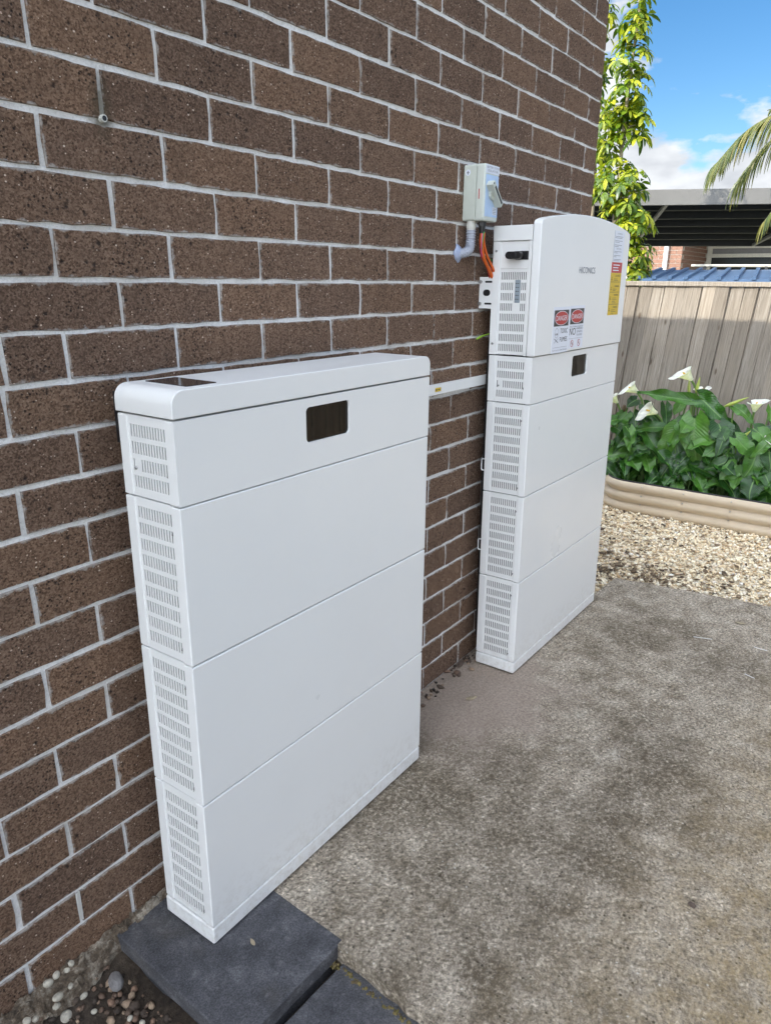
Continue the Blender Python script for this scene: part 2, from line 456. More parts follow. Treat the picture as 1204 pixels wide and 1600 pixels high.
def m_leaf(name, dark, mid, light, rough=.38, rib=None, island=True, trans=.15):
    t = NT(name); r = t.island() if island else t.rnd()
    p = t.pos()
    c = t.ramp(r, (0, dark), (.5, mid), (1, light))
    c = t.mix(1.0, c, t.ramp(t.noise(p, 40, 4), (.3, .75), (.7, 1.15)), 'MULTIPLY')
    nr = None
    if rib:
        g = t.n('ShaderNodeUVMap'); s = t.n('ShaderNodeSeparateXYZ', {0: g.outputs[0]})
        ax = t.math('ABSOLUTE', t.math('SUBTRACT', s.outputs[0], .5))
        c = t.mix(t.ramp(ax, (.018, .85), (.045, 0)), c, rib)
        # side veins sweep forward from the midrib
        w = t.math('SINE', t.math('MULTIPLY', t.math('SUBTRACT', s.outputs[1], t.math('MULTIPLY', ax, .55)), 95.))
        c = t.mix(t.math('MULTIPLY', t.ramp(w, (.80, 0), (1.0, .28)), 1.0), c, rib)
        nr = t.bump(w, .22, .003)
    m = t.fin(c, rough, nr)
    tr = t.n('ShaderNodeBsdfTranslucent'); t.set(tr.inputs['Color'], t.mix(1.0, c, (1.5, 1.7, .6), 'MULTIPLY'))
    mxs = t.n('ShaderNodeMixShader'); mxs.inputs[0].default_value = trans
    t.t.links.new(t.b.outputs[0], mxs.inputs[1]); t.t.links.new(tr.outputs[0], mxs.inputs[2])
    t.t.links.new(mxs.outputs[0], t.out.inputs[0])
    return m

M['brick'] = m_brick(); M['brickplain'] = m_brick(0.); M['mortar'] = m_mortar(); M['concrete'] = m_concrete(); M['paver'] = m_paver()
M['white'] = m_white(); M['timber'] = m_timber(); M['soil'] = m_soil()
M['inner'] = plain('dark inner case', (.035, .036, .037), .5)
M['black'] = plain('black plastic', (.012, .012, .013), .35)
M['glass'] = plain('bronze tinted acrylic', (.003, .0022, .0016), .03, .05, Specular_IOR_Level=.32)
M['display'] = plain('dark display glass', (.035, .030, .032), .10, .05)
M['screw'] = plain('zinc screw', (.42, .42, .42), .35, Metallic=.9)
M['switchgrey'] = plain('pale grey green plastic', (.56, .60, .54), .42, .06)
M['switchcover'] = plain('pale grey green cover', (.60, .645, .59), .38, .06)
M['conduit'] = plain('grey conduit', (.42, .45, .52), .5)
M['gland'] = plain('cream conduit gland', (.60, .60, .55), .45)
M['sealant'] = plain('blue grey sealant', (.36, .42, .58), .4, .2, 60)
M['orange'] = plain('orange cable sheath', (.72, .13, .012), .45)
M['green'] = plain('green wire', (.03, .30, .06), .4)
M['pink'] = plain('pink wire', (.62, .10, .25), .4)
M['lime'] = plain('yellow green wire', (.30, .52, .05), .4)
M['sticker'] = plain('white sticker', (.74, .78, .86), .35, .03)
M['stickerblack'] = plain('sticker black', (.03, .03, .034), .4)
M['stickerred'] = plain('sticker red', (.46, .035, .035), .4)
M['stickeryellow'] = plain('sticker yellow', (.66, .46, .02), .4)
M['stickerblue'] = plain('sticker pale blue', (.46, .62, .86), .3)
M['stickergrey'] = plain('sticker print grey', (.22, .24, .28), .5)
M['ledpanel'] = plain('status panel grey', (.27, .32, .36), .35)
M['galv'] = plain('galvanised steel', (.50, .51, .52), .4, .15, 20, Metallic=.5)
M['bedsteel'] = plain('beige corrugated steel', (.54, .44, .31), .42, .06, 8)
M['bedinner'] = plain('grey steel lining', (.22, .22, .23), .6)
M['trim'] = plain('black rubber trim', (.015, .015, .015), .6)
M['roofdark'] = plain('dark roofing steel', (.045, .047, .052), .6)
M['fascia'] = plain('light grey fascia', (.21, .204, .19), .5, .1, 3)
M['beam'] = plain('grey beam', (.20, .20, .205), .4)
M['cream'] = plain('cream window frame', (.66, .62, .52), .5)
M['winglass'] = plain('dark window glass', (.03, .035, .035), .05)
M['blind'] = plain('grey blind', (.22, .21, .20), .7)
M['blueroof'] = plain('blue steel roof', (.085, .15, .26), .35, .15, 4)
M['soffit'] = plain('white soffit', (.7, .69, .66), .7)
M['rooftile'] = plain('charcoal roof tile', (.06, .058, .06), .8)
M['barkg'] = plain('pale bark', (.36, .30, .21), .9, .3, 30, .5)
M['litter'] = m_pebble('leaf litter', ((0, (.05, .032, .02)), (.5, (.14, .095, .055)), (1, (.28, .21, .13))))
M['gravel'] = m_pebble('cream gravel', ((0, (.50, .34, .18)), (.10, (.82, .64, .40)), (.4, (.92, .80, .57)), (.78, (.94, .87, .70)), (.9, (.74, .54, .33)), (1, (.93, .90, .82))))
M['gravelbed'] = m_pebble('gravel dust', ((0, (.52, .42, .29)), (1, (.52, .42, .29))))
M['pebblewhite'] = m_pebble('pale river pebble', ((0, (.32, .29, .20)), (.5, (.42, .39, .32)), (1, (.36, .27, .16))))
M['clod'] = m_pebble('soil crumbs', ((0, (.03, .022, .016)), (.45, (.09, .062, .044)), (.75, (.22, .135, .09)), (1, (.34, .25, .17))))
def m_sandy():
    t = NT('footing mortar'); p = t.pos(); n_ = t.noise(p, 28, 8, .75); f = t.noise(p, 150, 5, .75)
    c = t.ramp(n_, (.35, (.045, .033, .023)), (.48, (.17, .128, .088)), (.62, (.46, .41, .33)))
    c = t.mix(1.0, c, t.ramp(f, (.3, .6), (.7, 1.35)), 'MULTIPLY')
    return t.fin(c, .95, t.bump(t.math('ADD', n_, f), .9, .008))
M['sandy'] = m_sandy()
M['callaleaf'] = m_leaf('calla leaf', (.012, .054, .009), (.032, .115, .013), (.085, .215, .028), .25, (.12, .25, .05), False, .12)
M['spathe'] = m_leaf('white spathe', (.80, .79, .72), (.82, .82, .76), (.84, .83, .80), .45, None, False, .25)
M['spadix'] = plain('yellow spadix', (.72, .46, .03), .7)
M['stem'] = plain('green stem', (.14, .26, .05), .45)
M['bud'] = plain('green yellow bud', (.42, .50, .10), .45)
M['umbrella'] = m_leaf('umbrella tree leaf', (.030, .085, .010), (.17, .25, .018), (.54, .52, .035), .33, None, True, .30)
M['palmleaf'] = m_leaf('palm leaflet', (.05, .085, .02), (.12, .15, .03), (.26, .22, .06), .4, None, True, .25)
M['palmdark'] = plain('palm rachis', (.09, .10, .035), .6)
M['redbrick'] = plain('red brown brick', (.30, .165, .115), .9, .25, 40, .4)
M['dryleaf'] = plain('dry leaf', (.40, .33, .22), .8, .3, 60)
M['barkchip'] = plain('bark chip', (.12, .085, .065), .9, .4, 60)
M['ground'] = m_pebble('yard ground', ((0, (.10, .10, .055)), (1, (.10, .10, .055))))

# ------------------------------------------------------------------ the setting
g = MB(M['ground']).box(-300, 300, -300, 300, -.6, -.115).build('ground')
tag(g, kind='structure')

# soil strip beside the wall, rising to the footing
def soil_patch():
    nx, ny = 60, 56; V, F = [], []
    x0, x1, y0, y1 = -1.6, .26, -2.2, .0
    import mathutils.noise as mn
    for j in range(ny + 1):
        for i in range(nx + 1):
            x = x0 + (x1 - x0) * i / nx; y = y0 + (y1 - y0) * (j / ny) ** .6
            h = -.082 + .012 * mn.noise((x * 9, y * 9, 0)) + .008 * mn.noise((x * 31, y * 31, 2))
            h += .062 * max(0, 1 + (y + .005) / .085) * max(0., min(1., (x + .75) / .5))
            V.append((x, y, h))
    for j in range(ny):
        for i in range(nx):
            a = j * (nx + 1) + i; F.append((a, a + 1, a + nx + 2, a + nx + 1))
    return MB(M['soil']).add(V, F).build('soil', smooth=True)
tag(soil_patch(), kind='structure')

# concrete slab: uneven near edge, notch where the slab stops short of the house corner
def slab():
    E_ = []
    n = 60
    for i in range(n + 1):                                  # near edge, from the wall outwards
        y = -.0 - 1.75 * i / n
        x = .252 - .062 * (-y / .7) if y > -1.4 else .128
        E_.append((x + random.uniform(-.0035, .0035), y))
    E_ += [(2.83, -1.75)]
    for i in range(41):                                     # far edge, coming back
        y = -1.75 + 1.55 * i / 40
        x = 2.625 + (-.2 - y) * .133 * min(1, 1.0)
        E_.append((x + random.uniform(-.006, .006), y))
    E_ += [(2.45, -.19), (2.31, -.185), (2.30, -.0)]
    bm = bmesh.new()
    vs_ = [bm.verts.new((x, y, 0)) for x, y in E_]
    f = bm.faces.new(vs_)
    if f.normal.z < 0: f.normal_flip()
    ret = bmesh.ops.extrude_face_region(bm, geom=[f])
    for q in ret['geom']:
        if isinstance(q, bmesh.types.BMVert): q.co.z = -.13
    bmesh.ops.recalc_face_normals(bm, faces=bm.faces)
    me = bpy.data.meshes.new('concrete_slab'); bm.to_mesh(me); bm.free(); me.materials.append(M['concrete'])
    o = link('concrete_slab', me)
    b = o.modifiers.new('bevel', 'BEVEL'); b.width = .008; b.segments = 3; b.limit_method = 'ANGLE'; b.angle_limit = R(60)
    return o
tag(slab(), kind='structure')
gs = MB(M['gravelbed']).box(2.2, 4.75, -4.5, 3.5, -.11, -.03).build('gravel_base')
tag(gs, kind='structure')

# scattered stones as one mesh (numpy)
t_ = (1 + 5 ** .5) / 2
ICO_V = np.array([(-1, t_, 0), (1, t_, 0), (-1, -t_, 0), (1, -t_, 0), (0, -1, t_), (0, 1, t_), (0, -1, -t_), (0, 1, -t_), (t_, 0, -1), (t_, 0, 1), (-t_, 0, -1), (-t_, 0, 1)]) / math.sqrt(1 + t_ * t_)
ICO_F = np.array([(0, 11, 5), (0, 5, 1), (0, 1, 7), (0, 7, 10), (0, 10, 11), (1, 5, 9), (5, 11, 4), (11, 10, 2), (10, 7, 6), (7, 1, 8), (3, 9, 4), (3, 4, 2), (3, 2, 6), (3, 6, 8), (3, 8, 9), (4, 9, 5), (2, 4, 11), (6, 2, 10), (8, 6, 7), (9, 8, 1)])
def stones(name, P, size, mat, flat=(.45, .8), jit=.22, smooth=True, parent=None):
    n = len(P)
    S = size[:, None] * np.stack([rng.uniform(.8, 1.25, n), rng.uniform(.6, 1.0, n), rng.uniform(*flat, n)], 1)
    V = ICO_V[None] * (1 + rng.uniform(-jit, jit, (n, 12, 1))) * S[:, None, :]
    a = rng.uniform(0, 6.283, n); b = rng.normal(0, .3, n); c = rng.normal(0, .3, n)
    def rot(ax, an):
        ca, sa = np.cos(an), np.sin(an); m = np.zeros((n, 3, 3)); i, j = [(1, 2), (2, 0), (0, 1)][ax]
        m[:, ax, ax] = 1; m[:, i, i] = ca; m[:, j, j] = ca; m[:, i, j] = -sa; m[:, j, i] = sa; return m
    Rm = rot(2, a) @ rot(0, b) @ rot(1, c)
    V = np.einsum('nij,nkj->nki', Rm, V) + P[:, None, :]
    F = ICO_F[None] + (np.arange(n) * 12)[:, None, None]
    me = bpy.data.meshes.new(name)
    me.vertices.add(n * 12); me.vertices.foreach_set('co', V.reshape(-1).astype(np.float32))
    me.loops.add(n * 60); me.loops.foreach_set('vertex_index', F.reshape(-1).astype(np.int32))
    me.polygons.add(n * 20); me.polygons.foreach_set('loop_start', np.arange(0, n * 60, 3, dtype=np.int32))
    me.polygons.foreach_set('loop_total', np.full(n * 20, 3, dtype=np.int32))
    me.update(calc_edges=True); me.validate()
    if smooth: me.polygons.foreach_set('use_smooth', [True] * (n * 20))
    me.materials.append(mat)
    return link(name, me, parent)
n = 34000
P = np.stack([rng.uniform(2.28, 3.95, n), rng.uniform(-1.7, .95, n), rng.uniform(-.03, -.008, n)], 1)
edge = 2.625 + np.maximum(0, -.2 - P[:, 1]) * .133
keep = (P[:, 0] > edge + .006) | ((P[:, 1] > -.178) & (P[:, 0] > 2.33) & (P[:, 1] < -.01)) | ((P[:, 1] > -.01) & (P[:, 0] > 2.42))
P = P[keep]
sz = rng.gamma(6, .00115, len(P)).clip(.0035, .014)
tag(stones('gravel', P, sz, M['gravel']), 'cream and tan gravel spread between slab and raised bed', 'gravel', kind='stuff')
# leaf litter and twigs lodged in the gravel, thick beside the slab corner
n = 620
P = np.stack([rng.normal(2.66, .18, n), rng.normal(-.22, .26, n), rng.uniform(-.012, .004, n)], 1)
P2 = np.stack([rng.uniform(2.75, 3.8, 260), rng.uniform(-1.2, .3, 260), rng.uniform(-.01, .004, 260)], 1)
P = np.concatenate([P, P2]); edge = 2.625 + np.maximum(0, -.2 - P[:, 1]) * .133
P = P[(P[:, 0] > edge) & (P[:, 0] < 3.75) | ((P[:, 1] > -.17) & (P[:, 0] > 2.34) & (P[:, 1] < -.02))]
tag(stones('leaf_litter', P, rng.uniform(.006, .016, len(P)), M['litter'], (.10, .2), .5, False), 'brown leaf litter caught in the gravel by the slab corner', 'leaf litter', kind='stuff')

# ------------------------------------------------------------------ house: brick wall brick by brick
house = empty('brick_house', (1, 0, 0), 'brown brick house wall with pale grey mortar behind the white cabinets', 'house')
HO = Vector((1, 0, 0))
U1 = (.05, .857, -.208, -.05, .0, 1.197)
U2 = (1.475, 2.28, -.215, -.057, .0, 1.58)
def hidden(p):
    for x0, x1, y0, y1, z0, z1 in (U1, U2):
        d = p - CAM; lo, hi = 0., 1.
        for a, b, o, dd in ((x0, x1, CAM.x, d.x), (y0, y1, CAM.y, d.y), (z0, z1, CAM.z, d.z)):
            t0, t1 = (a - o) / dd, (b - o) / dd
            if t0 > t1: t0, t1 = t1, t0
            lo, hi = max(lo, t0), min(hi, t1)
        if lo < hi: return True
    return False
def brick_mesh(L, H, seed, D=.1):
    rd = random.Random(seed); ring = []
    n = max(2, int(6 * L / .23))
    j = lambda: rd.uniform(-.0022, .0016)
    for i in range(n): ring.append((L * i / n + (j() if i else .001), 0 + j()))
    for i in range(2): ring.append((L + j(), H * i / 2 + (j() if i else .001)))
    for i in range(n): ring.append((L - L * i / n - (0 if i else .001), H + j()))
    for i in range(2): ring.append((0 + j(), H - H * i / 2 - (0 if i else .001)))
    k = len(ring); cx, cz = L / 2, H / 2
    V = [(x + (.0013 if x < cx else -.0013), 0 + rd.uniform(-.0006, .0006), z + (.0013 if z < cz else -.0013)) for x, z in ring]
    V += [(x, .003, z) for x, z in ring] + [(x, D * .2, z) for x, z in ring]
    F = [tuple(range(k))]
    for a in (0, k):
        F += [(a + i, a + (i + 1) % k, a + k + (i + 1) % k, a + k + i) for i in range(k)]
    return MB(M['brick']).add(V, F).data('brick')
_bm = {}
def brick_data(L, H, variant):
    k = (round(L, 3), round(H, 3), variant)
    if k not in _bm: _bm[k] = brick_mesh(L, H, hash(k) & 0xffff)
    return _bm[k]
ZTOP = 1.975
bricks = []
WX0, WX1 = -2.64, 2.40
for i in range(-8, 25):                                      # courses, counted down from the joint at 1.975 m
    zt = ZTOP - .086 * i - .0040; zb = zt - .0780
    cuts = [.24 * k + (.12 if i % 2 else 0) for k in range(-30, 12)]
    cuts = [c for c in cuts if WX0 <= c < WX1 - .02] + [WX1]
    for a, b in zip(cuts[:-1], cuts[1:]):
        segs = [(a, b)]
        if i == 8 and abs(a + .24) < .01: segs = [(a, -.112), (-.112, b)]
        for s0, s1 in segs:
            last = abs(s1 - WX1) < 1e-6
            bricks.append((s0 + .0040, s1 - (.0 if last else .0040), zb, zt))
scored = []
for x0, x1, zb, zt in bricks:
    vis = 0
    for fx in (.1, .3, .5, .7, .9):
        for fz in (.2, .5, .8):
            p = Vector((x0 + (x1 - x0) * fx, 0, zb + (zt - zb) * fz))
            u, v, d = project(p)
            if d > .1 and 0 <= u <= 1204 and 0 <= v <= 1600 and not hidden(p): vis += 1
    ar = 0
    if vis:
        q = [project((x, 0, z)) for x, z in ((x0, zb), (x1, zb), (x1, zt), (x0, zt))]
        ar = abs(sum(q[k][0] * q[(k + 1) % 4][1] - q[(k + 1) % 4][0] * q[k][1] for k in range(4))) / 2 * vis / 15
    scored.append((ar, x0, x1, zb, zt))
scored.sort(reverse=True)
print('bricks seen', sum(1 for s in scored if s[0] > 0))
rest = MB(M['brickplain'])
for k, (ar, x0, x1, zb, zt) in enumerate(scored):
    L, H = x1 - x0, zt - zb
    full = abs(L - .232) < .003
    dx, dz, dy = random.uniform(-.0015, .0015), random.uniform(-.0012, .0012), random.uniform(-.0008, .0005)
    if x1 > WX1 - .001: dx = 0
    if k < 300 and ar > 0:
        me = brick_data(L, H, k % 9 if full else k % 3)
        o = link('brick', me, house, (x0 + dx - HO.x, dy, zb + dz))
        o.rotation_euler = (random.uniform(-.005, .005), random.uniform(-.003, .003), random.uniform(-.002, .002))
    elif x0 > -1.8:
        rest.mesh(brick_data(L, H, k % 3), Matrix.Translation((x0 - HO.x, dy, zb)))
tag(rest.build('brick_remainder', house, fix=False), kind='stuff')
# mortar bedding behind the brick faces; the shell of the house
mb = MB(M['mortar'], M['mortar']).box(WX0 - HO.x, WX1 - HO.x - .004, .0034, .11, -.09, 2.66)
mb.box(WX1 - HO.x - .11, WX1 - HO.x - .004, .11, 7.0, -.09, 2.66)
mb.build('mortar', house)
# return wall round the corner
ret = MB(M['brickplain'])
for i in range(-8, 25):
    zt = ZTOP - .086 * i - .005; zb = zt - .076
    y = .0 if i % 2 == 0 else .0
    ys = [0.0] + [(.11 if i % 2 == 0 else .23) + .24 * k for k in range(0, 12)]
    for a, b in zip(ys[:-1], ys[1:]):
        if a == 0: continue
        ret.box(WX1 - HO.x - .05, WX1 - HO.x, a + .01, b, zb, zt)
    # the corner brick itself turns the corner
    ret.box(WX1 - HO.x - .05, WX1 - HO.x, .022, (.11 if i % 2 == 0 else .23), zb, zt)
tag(ret.build('brick_return', house, fix=False), kind='stuff')
# eaves, gutter and roof
rf = MB(M['rooftile'])
ex, ey = 2.44, -.03
V = [(WX0 - HO.x, ey, 2.72), (ex - HO.x, ey, 2.72), (ex - HO.x, 9, 2.72), (WX0 - HO.x, 9, 2.72), (WX0 - HO.x, 4.3, 4.4), (ex - 4.6 - HO.x, 4.3, 4.4)]
rf.add(V, [(0, 1, 5, 4), (1, 2, 5), (2, 3, 4, 5), (0, 4, 3), (0, 3, 2, 1)])
rf.build('roof', house)
MB(M['soffit']).box(WX0 - HO.x, ex - HO.x, ey, 9, 2.66, 2.68).build('soffit', house)
gt = MB(M['fascia']).box(WX0 - HO.x, ex - HO.x, ey - .05, ey - .002, 2.68, 2.74).box(ex - HO.x + .002, ex - HO.x + .05, ey - .05, 9, 2.68, 2.74)
gt.build('gutter', house, bevel=.01)
# weep pipe, weep vent
mb = MB(M['gland'], M['black']); c = Vector((.117 - HO.x, -.004, 1.636))
mb.tube([c + Vector((0, .02, 0)), c + Vector((0, -.002, 0))], .0062, 10).cyl(c + Vector((0, .0, 0)), c + Vector((0, -.0026, 0)), .0042, 10, 1)
mb.build('weep_pipe', house)
mb = MB(M['soffit']); x = -.12 - HO.x
for k in (-1, 0, 1): mb.box(x + k * .0032 - .0009, x + k * .0032 + .0009, -.0015, .01, .092, .164)
mb.box(x - .0045, x + .0045, .0005, .01, .092, .164)
mb.build('weep_vent', house)
# rough mortar and broken footing squeezed out along the foot of the wall
import mathutils.noise as mn
V, F = [], []
nx, ny = 170, 9
for j in range(ny + 1):
    for i in range(nx + 1):
        x = -.80 + .90 * i / nx; f = j / ny
        n1 = mn.noise((x * 9, f * 1.2, 3.)); n2 = mn.noise((x * 40, f * 6, 1.)); n3 = mn.noise((x * 95, f * 14, 5.))
        y = -.001 - (.038 + .022 * n1) * f
        z = .012 + .008 * n1 - (.070 - .030 * f) * f * f - .018 * f + .009 * n2 + .005 * n3 + (.010 if n2 > .25 else 0)
        V.append((x - HO.x, y + .003 * n3, z))
for j in range(ny):
    for i in range(nx): a = j * (nx + 1) + i; F.append((a, a + nx + 1, a + nx + 2, a + 1))
MB(M['sandy']).add(V, F).build('footing_mortar', house)

# ------------------------------------------------------------------ battery cabinets
W_, D_ = .805, .158
X0, X1, YF, YB = -W_ / 2, W_ / 2, -D_ / 2, D_ / 2            # left, right, front, back in cabinet coordinates
def vent(name, parent, x, y0, y1, z0, z1, rows, cols, skip=(), th=.0016, mz=.012, my=.004, slotw=.40, sloth=.72, mat='white'):
    """pressed sheet with rows of open slots, lying in a yz plane"""
    ys = [y0]; pw = (y1 - y0 - 2 * my) / cols
    for k in range(cols):
        c = y1 - my - pw * (k + .5); ys += []
    ys = [y0] + sorted(sum([[y1 - my - pw * (k + .5) - pw * slotw / 2, y1 - my - pw * (k + .5) + pw * slotw / 2] for k in range(cols)], [])) + [y1]
    ph = (z1 - z0 - 2 * mz) / rows
    zs = [z0] + sorted(sum([[z1 - mz - ph * (r + .5) - ph * sloth / 2, z1 - mz - ph * (r + .5) + ph * sloth / 2] for r in range(rows)], [])) + [z1]
    V, F = [], []
    ny, nz = len(ys), len(zs)
    for xx in (x, x + th):
        for z in zs:
            for y in ys: V.append((xx, y, z))
    def hole(i, j):
        if i % 2 == 0 or j % 2 == 0 or i >= ny - 1 or j >= nz - 1: return False
        c = cols - 1 - (i - 1) // 2; r = rows - 1 - (j - 1) // 2     # slot column counted from the front? i grows towards the back
        return (r, (i - 1) // 2) not in skip
    o2 = ny * nz
    for j in range(nz - 1):
        for i in range(ny - 1):
            a = j * ny + i
            if not hole(i, j):
                F.append((a, a + ny, a + ny + 1, a + 1)); F.append((o2 + a, o2 + a + 1, o2 + a + ny + 1, o2 + a + ny))
            else:
                q = (a, a + 1, a + ny + 1, a + ny)
                F += [(q[k], q[(k + 1) % 4], q[(k + 1) % 4] + o2, q[k] + o2) for k in range(4)]
    return MB(M[mat]).add(V, F).build(name, parent, fix=False)
def screw(parent, x, y, z, r=.0034, name='screw'):
    mb = MB(M['screw'], M['black'])
    mb.tube([(x + .002, y, z), (x - .0012, y, z), (x - .0026, y, z)], [r, r, r * .6], 10)
    mb.box(x - .0028, x - .0024, y - r * .5, y + r * .5, z - .0004, z + .0004, 1)
    return mb.build(name, parent)
FL = .025      # depth of the wrapped front cover
RB = .027      # depth of the rear strip
def module(parent, z0, z1, rows, window=False, skip=(), screws=()):
    a, b = z0 + .0013, z1 - .0013
    mb = MB(M['white'], M['inner'])
    mb.box(X0 + .014, X1 - .003, YF + FL - .002, YB - .003, a + .001, b - .001, 1)
    mb.box(X0 + .002, X1 - .002, YB - RB, YB, a, b)
    mb.box(X0 + .005, X0 + .014, YF + FL - .001, YB - RB + .001, a, a + .006)
    mb.box(X0 + .005, X0 + .014, YF + FL - .001, YB - RB + .001, b - .006, b)
    if not window: mb.box(X0, X1, YF, YF + FL, a, b)
    o = mb.build('battery_module' if not window else 'control_module', parent, smooth=True, bevel=.0028, seg=3)
    if window:
        # cover with a rounded window, tinted pane set back in it
        wx0, wx1, wz0, wz1 = X0 + .335, X0 + .478, z0 + .060, z0 + .134
        fb = MB(M['white'])
        outer = rrect(X0, X1, a, b, .003, 3)
        plate_with_hole(fb, outer, rrect(wx0, wx1, wz0, wz1, .010, 5), YF, YF + FL)
        c = fb.build('front_cover', o, bevel=.0016, seg=2)
        MB(M['glass']).prism(rrect(wx0 - .004, wx1 + .004, wz0 - .004, wz1 + .004, .012, 5), 'y', YF + .005, YF + .010).build('window_pane', o)
    vent('vent_panel', o, X0 + .0045, YF + FL - .0005, YB - RB + .0005, a + .0005, b - .0005, rows, 13, skip)
    for (y, z) in screws: screw(o, X0 + .0045, y, z)
    return o
SEAMS = (.050, .364, .678, .992, 1.146)
def stack(root):
    bp = MB(M['white']).box(X0, X1, YF, YB, .006, SEAMS[0] - .0012)
    bp.build('plinth', root, smooth=True, bevel=.0045, seg=3)
    ft = MB(M['black'])
    for sx in (-1, 1):
        for sy in (-1, 1): ft.cyl((sx * .34, sy * .05, 0.0), (sx * .34, sy * .05, .008), .016, 12)
    ft.build('levelling_feet', root)
    ys = YF + FL + .0035
    for k in range(3):
        z0, z1 = SEAMS[k], SEAMS[k + 1]
        module(root, z0, z1, 9, False, (), ((ys, z0 + .028), (ys, z1 - .055)))
    z0, z1 = SEAMS[3], SEAMS[4]
    sk = {(2, 10), (2, 11)}
    module(root, z0, z1, 4, True, sk, ((ys, z0 + .052), (YB - RB - .012, z0 + .055)))

c1 = empty('battery_cabinet', ((U1[0] + U1[1]) / 2, (U1[2] + U1[3]) / 2, 0), 'low white battery cabinet in the foreground with rounded lid, standing partly on the charcoal paver', 'cabinet')
stack(c1)
# lid: rounded ends, open shadow gap beneath, dark display on top
lz0, lz1 = SEAMS[4] + .0025, 1.197
lid = MB(M['white']).prism(rrect(X0 - .001, X1 + .001, lz0, lz1, .02, 7, (.022, .026, .002, .002)), 'y', YF - .001, YB).build('lid', c1, smooth=True, bevel=.003, seg=3)
MB(M['display']).prism(rrect(X0 + .052, X0 + .122, YF + .022, YB - .02, .004, 3), 'z', lz1 - .004, lz1 + .0012).build('display_panel', lid)
MB(M['black']).box(X0 + .012, X1 - .03, YB - .001, YB + .022, 1.085, 1.180).build('wall_bracket', c1)

c2 = empty('inverter_cabinet', ((U2[0] + U2[1]) / 2, (U2[2] + U2[3]) / 2, 0), 'tall white inverter and battery cabinet with warning stickers, nearest the wall corner', 'cabinet', rot=(R(-.45), 0, R(-.3)))
stack(c2)
iz0, iz1 = SEAMS[4] + .002, 1.545
body = MB(M['white'], M['inner'])
body.box(X0 + .014, X1 - .004, YF + .02, YB - .004, iz0, iz1 - .004, 1)
body.box(X0, X0 + .016, YB - .026, YB, iz0, iz1 - .046)                       # rear side strip
body.box(X0, X0 + .016, YF + .024, YF + .034, iz0, iz1 - .046)                 # front side strip
body.box(X0 - .001, X1, YF + .024, YB, iz1 - .045, iz1)                        # top cap
body.box(X1 - .004, X1, YF + .024, YB, iz0, iz1 - .046)
body.box(X0 + .002, X1, YB - .004, YB, iz0, iz1 - .046)
body.box(X0 + .0052, X0 + .013, YF + .033, YB - .025, iz1 - .128, iz1 - .046)   # blank field round the isolator
inv = body.build('inverter', c2, smooth=True, bevel=.0015, seg=2)
# front door with arched top
arc = []
n = 26; zl, zm = 1.560, 1.594
for k in range(n + 1):
    f = k / n; x = X1 + .002 - f * (W_ + .004); z = zl + (zm - zl) * (1 - (2 * f - 1) ** 2)
    arc.append((x, z))
r_ = .016
def soft(c, dirx):
    return [(c[0] + dirx * 0, c[1] - r_), (c[0] + dirx * r_ * .12, c[1] - r_ * .5), (c[0] + dirx * r_ * .45, c[1] - r_ * .12)]
right_c, left_c = arc[0], arc[-1]
arc = [a for a in arc if X0 - .002 + r_ < a[0] < X1 + .002 - r_]
poly = [(X0 - .002, iz0)] + [(X1 + .002, iz0)] + soft(right_c, -1) + arc + soft(left_c, 1)[::-1]
MB(M['white']).prism(poly, 'y', YF - .006, YF + .022).build('door', inv, smooth=True, bevel=.003, seg=3)
yd = YF - .006
sk = {(r, c) for r in (1, 2, 3) for c in (3, 4, 5, 6)}
vent('vent_panel', inv, X0 + .0045, YF + .034, YB - .026, iz0 + .002, iz1 - .128, 8, 14, sk, mz=.006, slotw=.45, sloth=.72)
for z in (iz0 + .035, iz1 - .075): screw(inv, X0, YB - .012, z, .004)
# rotary isolator: black escutcheon and lever
mb = MB(M['black'])
zc = iz1 - .089; yc = YF + .085
mb.box(X0 + .002, X0 + .0055, YF + .036, YF + .080, zc - .013, zc + .013)
mb.tube([(X0 + .004, yc - .012, zc), (X0 - .018, yc - .012, zc), (X0 - .028, yc - .012, zc)], [.013, .012, .010], 16)
mb.prism(rrect(YF + .048, YF + .102, zc - .011, zc + .011, .011, 5), 'x', X0 - .026, X0 - .008)
mb.build('isolator_lever', inv, smooth=False, bevel=.0015)
# status panel with five marks
mb = MB(M['ledpanel'], M['stickerblack'])
y0, y1 = YF + .058, YF + .076
zz1, zz0 = iz1 - .162, iz1 - .232
mb.prism(rrect(y0, y1, zz0, zz1, .002, 3), 'x', X0 + .0028, X0 + .0042)
for k in range(5):
    z = zz1 - .011 - k * .012
    mb.box(X0 + .0022, X0 + .0027, y1 - .006, y1 - .003, z - .0015, z + .0015, 1)
    mb.box(X0 + .0022, X0 + .0027, y0 + .004, y1 - .008, z - .0008, z + .0008, 1)
mb.build('status_panel', inv)
# maker's lettering
mb = MB(M['stickergrey'])
cx = (U2[0] + U2[1]) / 2
def L(x): return x - cx
put_text(mb, 'HICONICS', L(1.793), L(1.940), 1.407, 1.428, yd - .0008, 0)
mb.build('lettering', inv, fix=False)
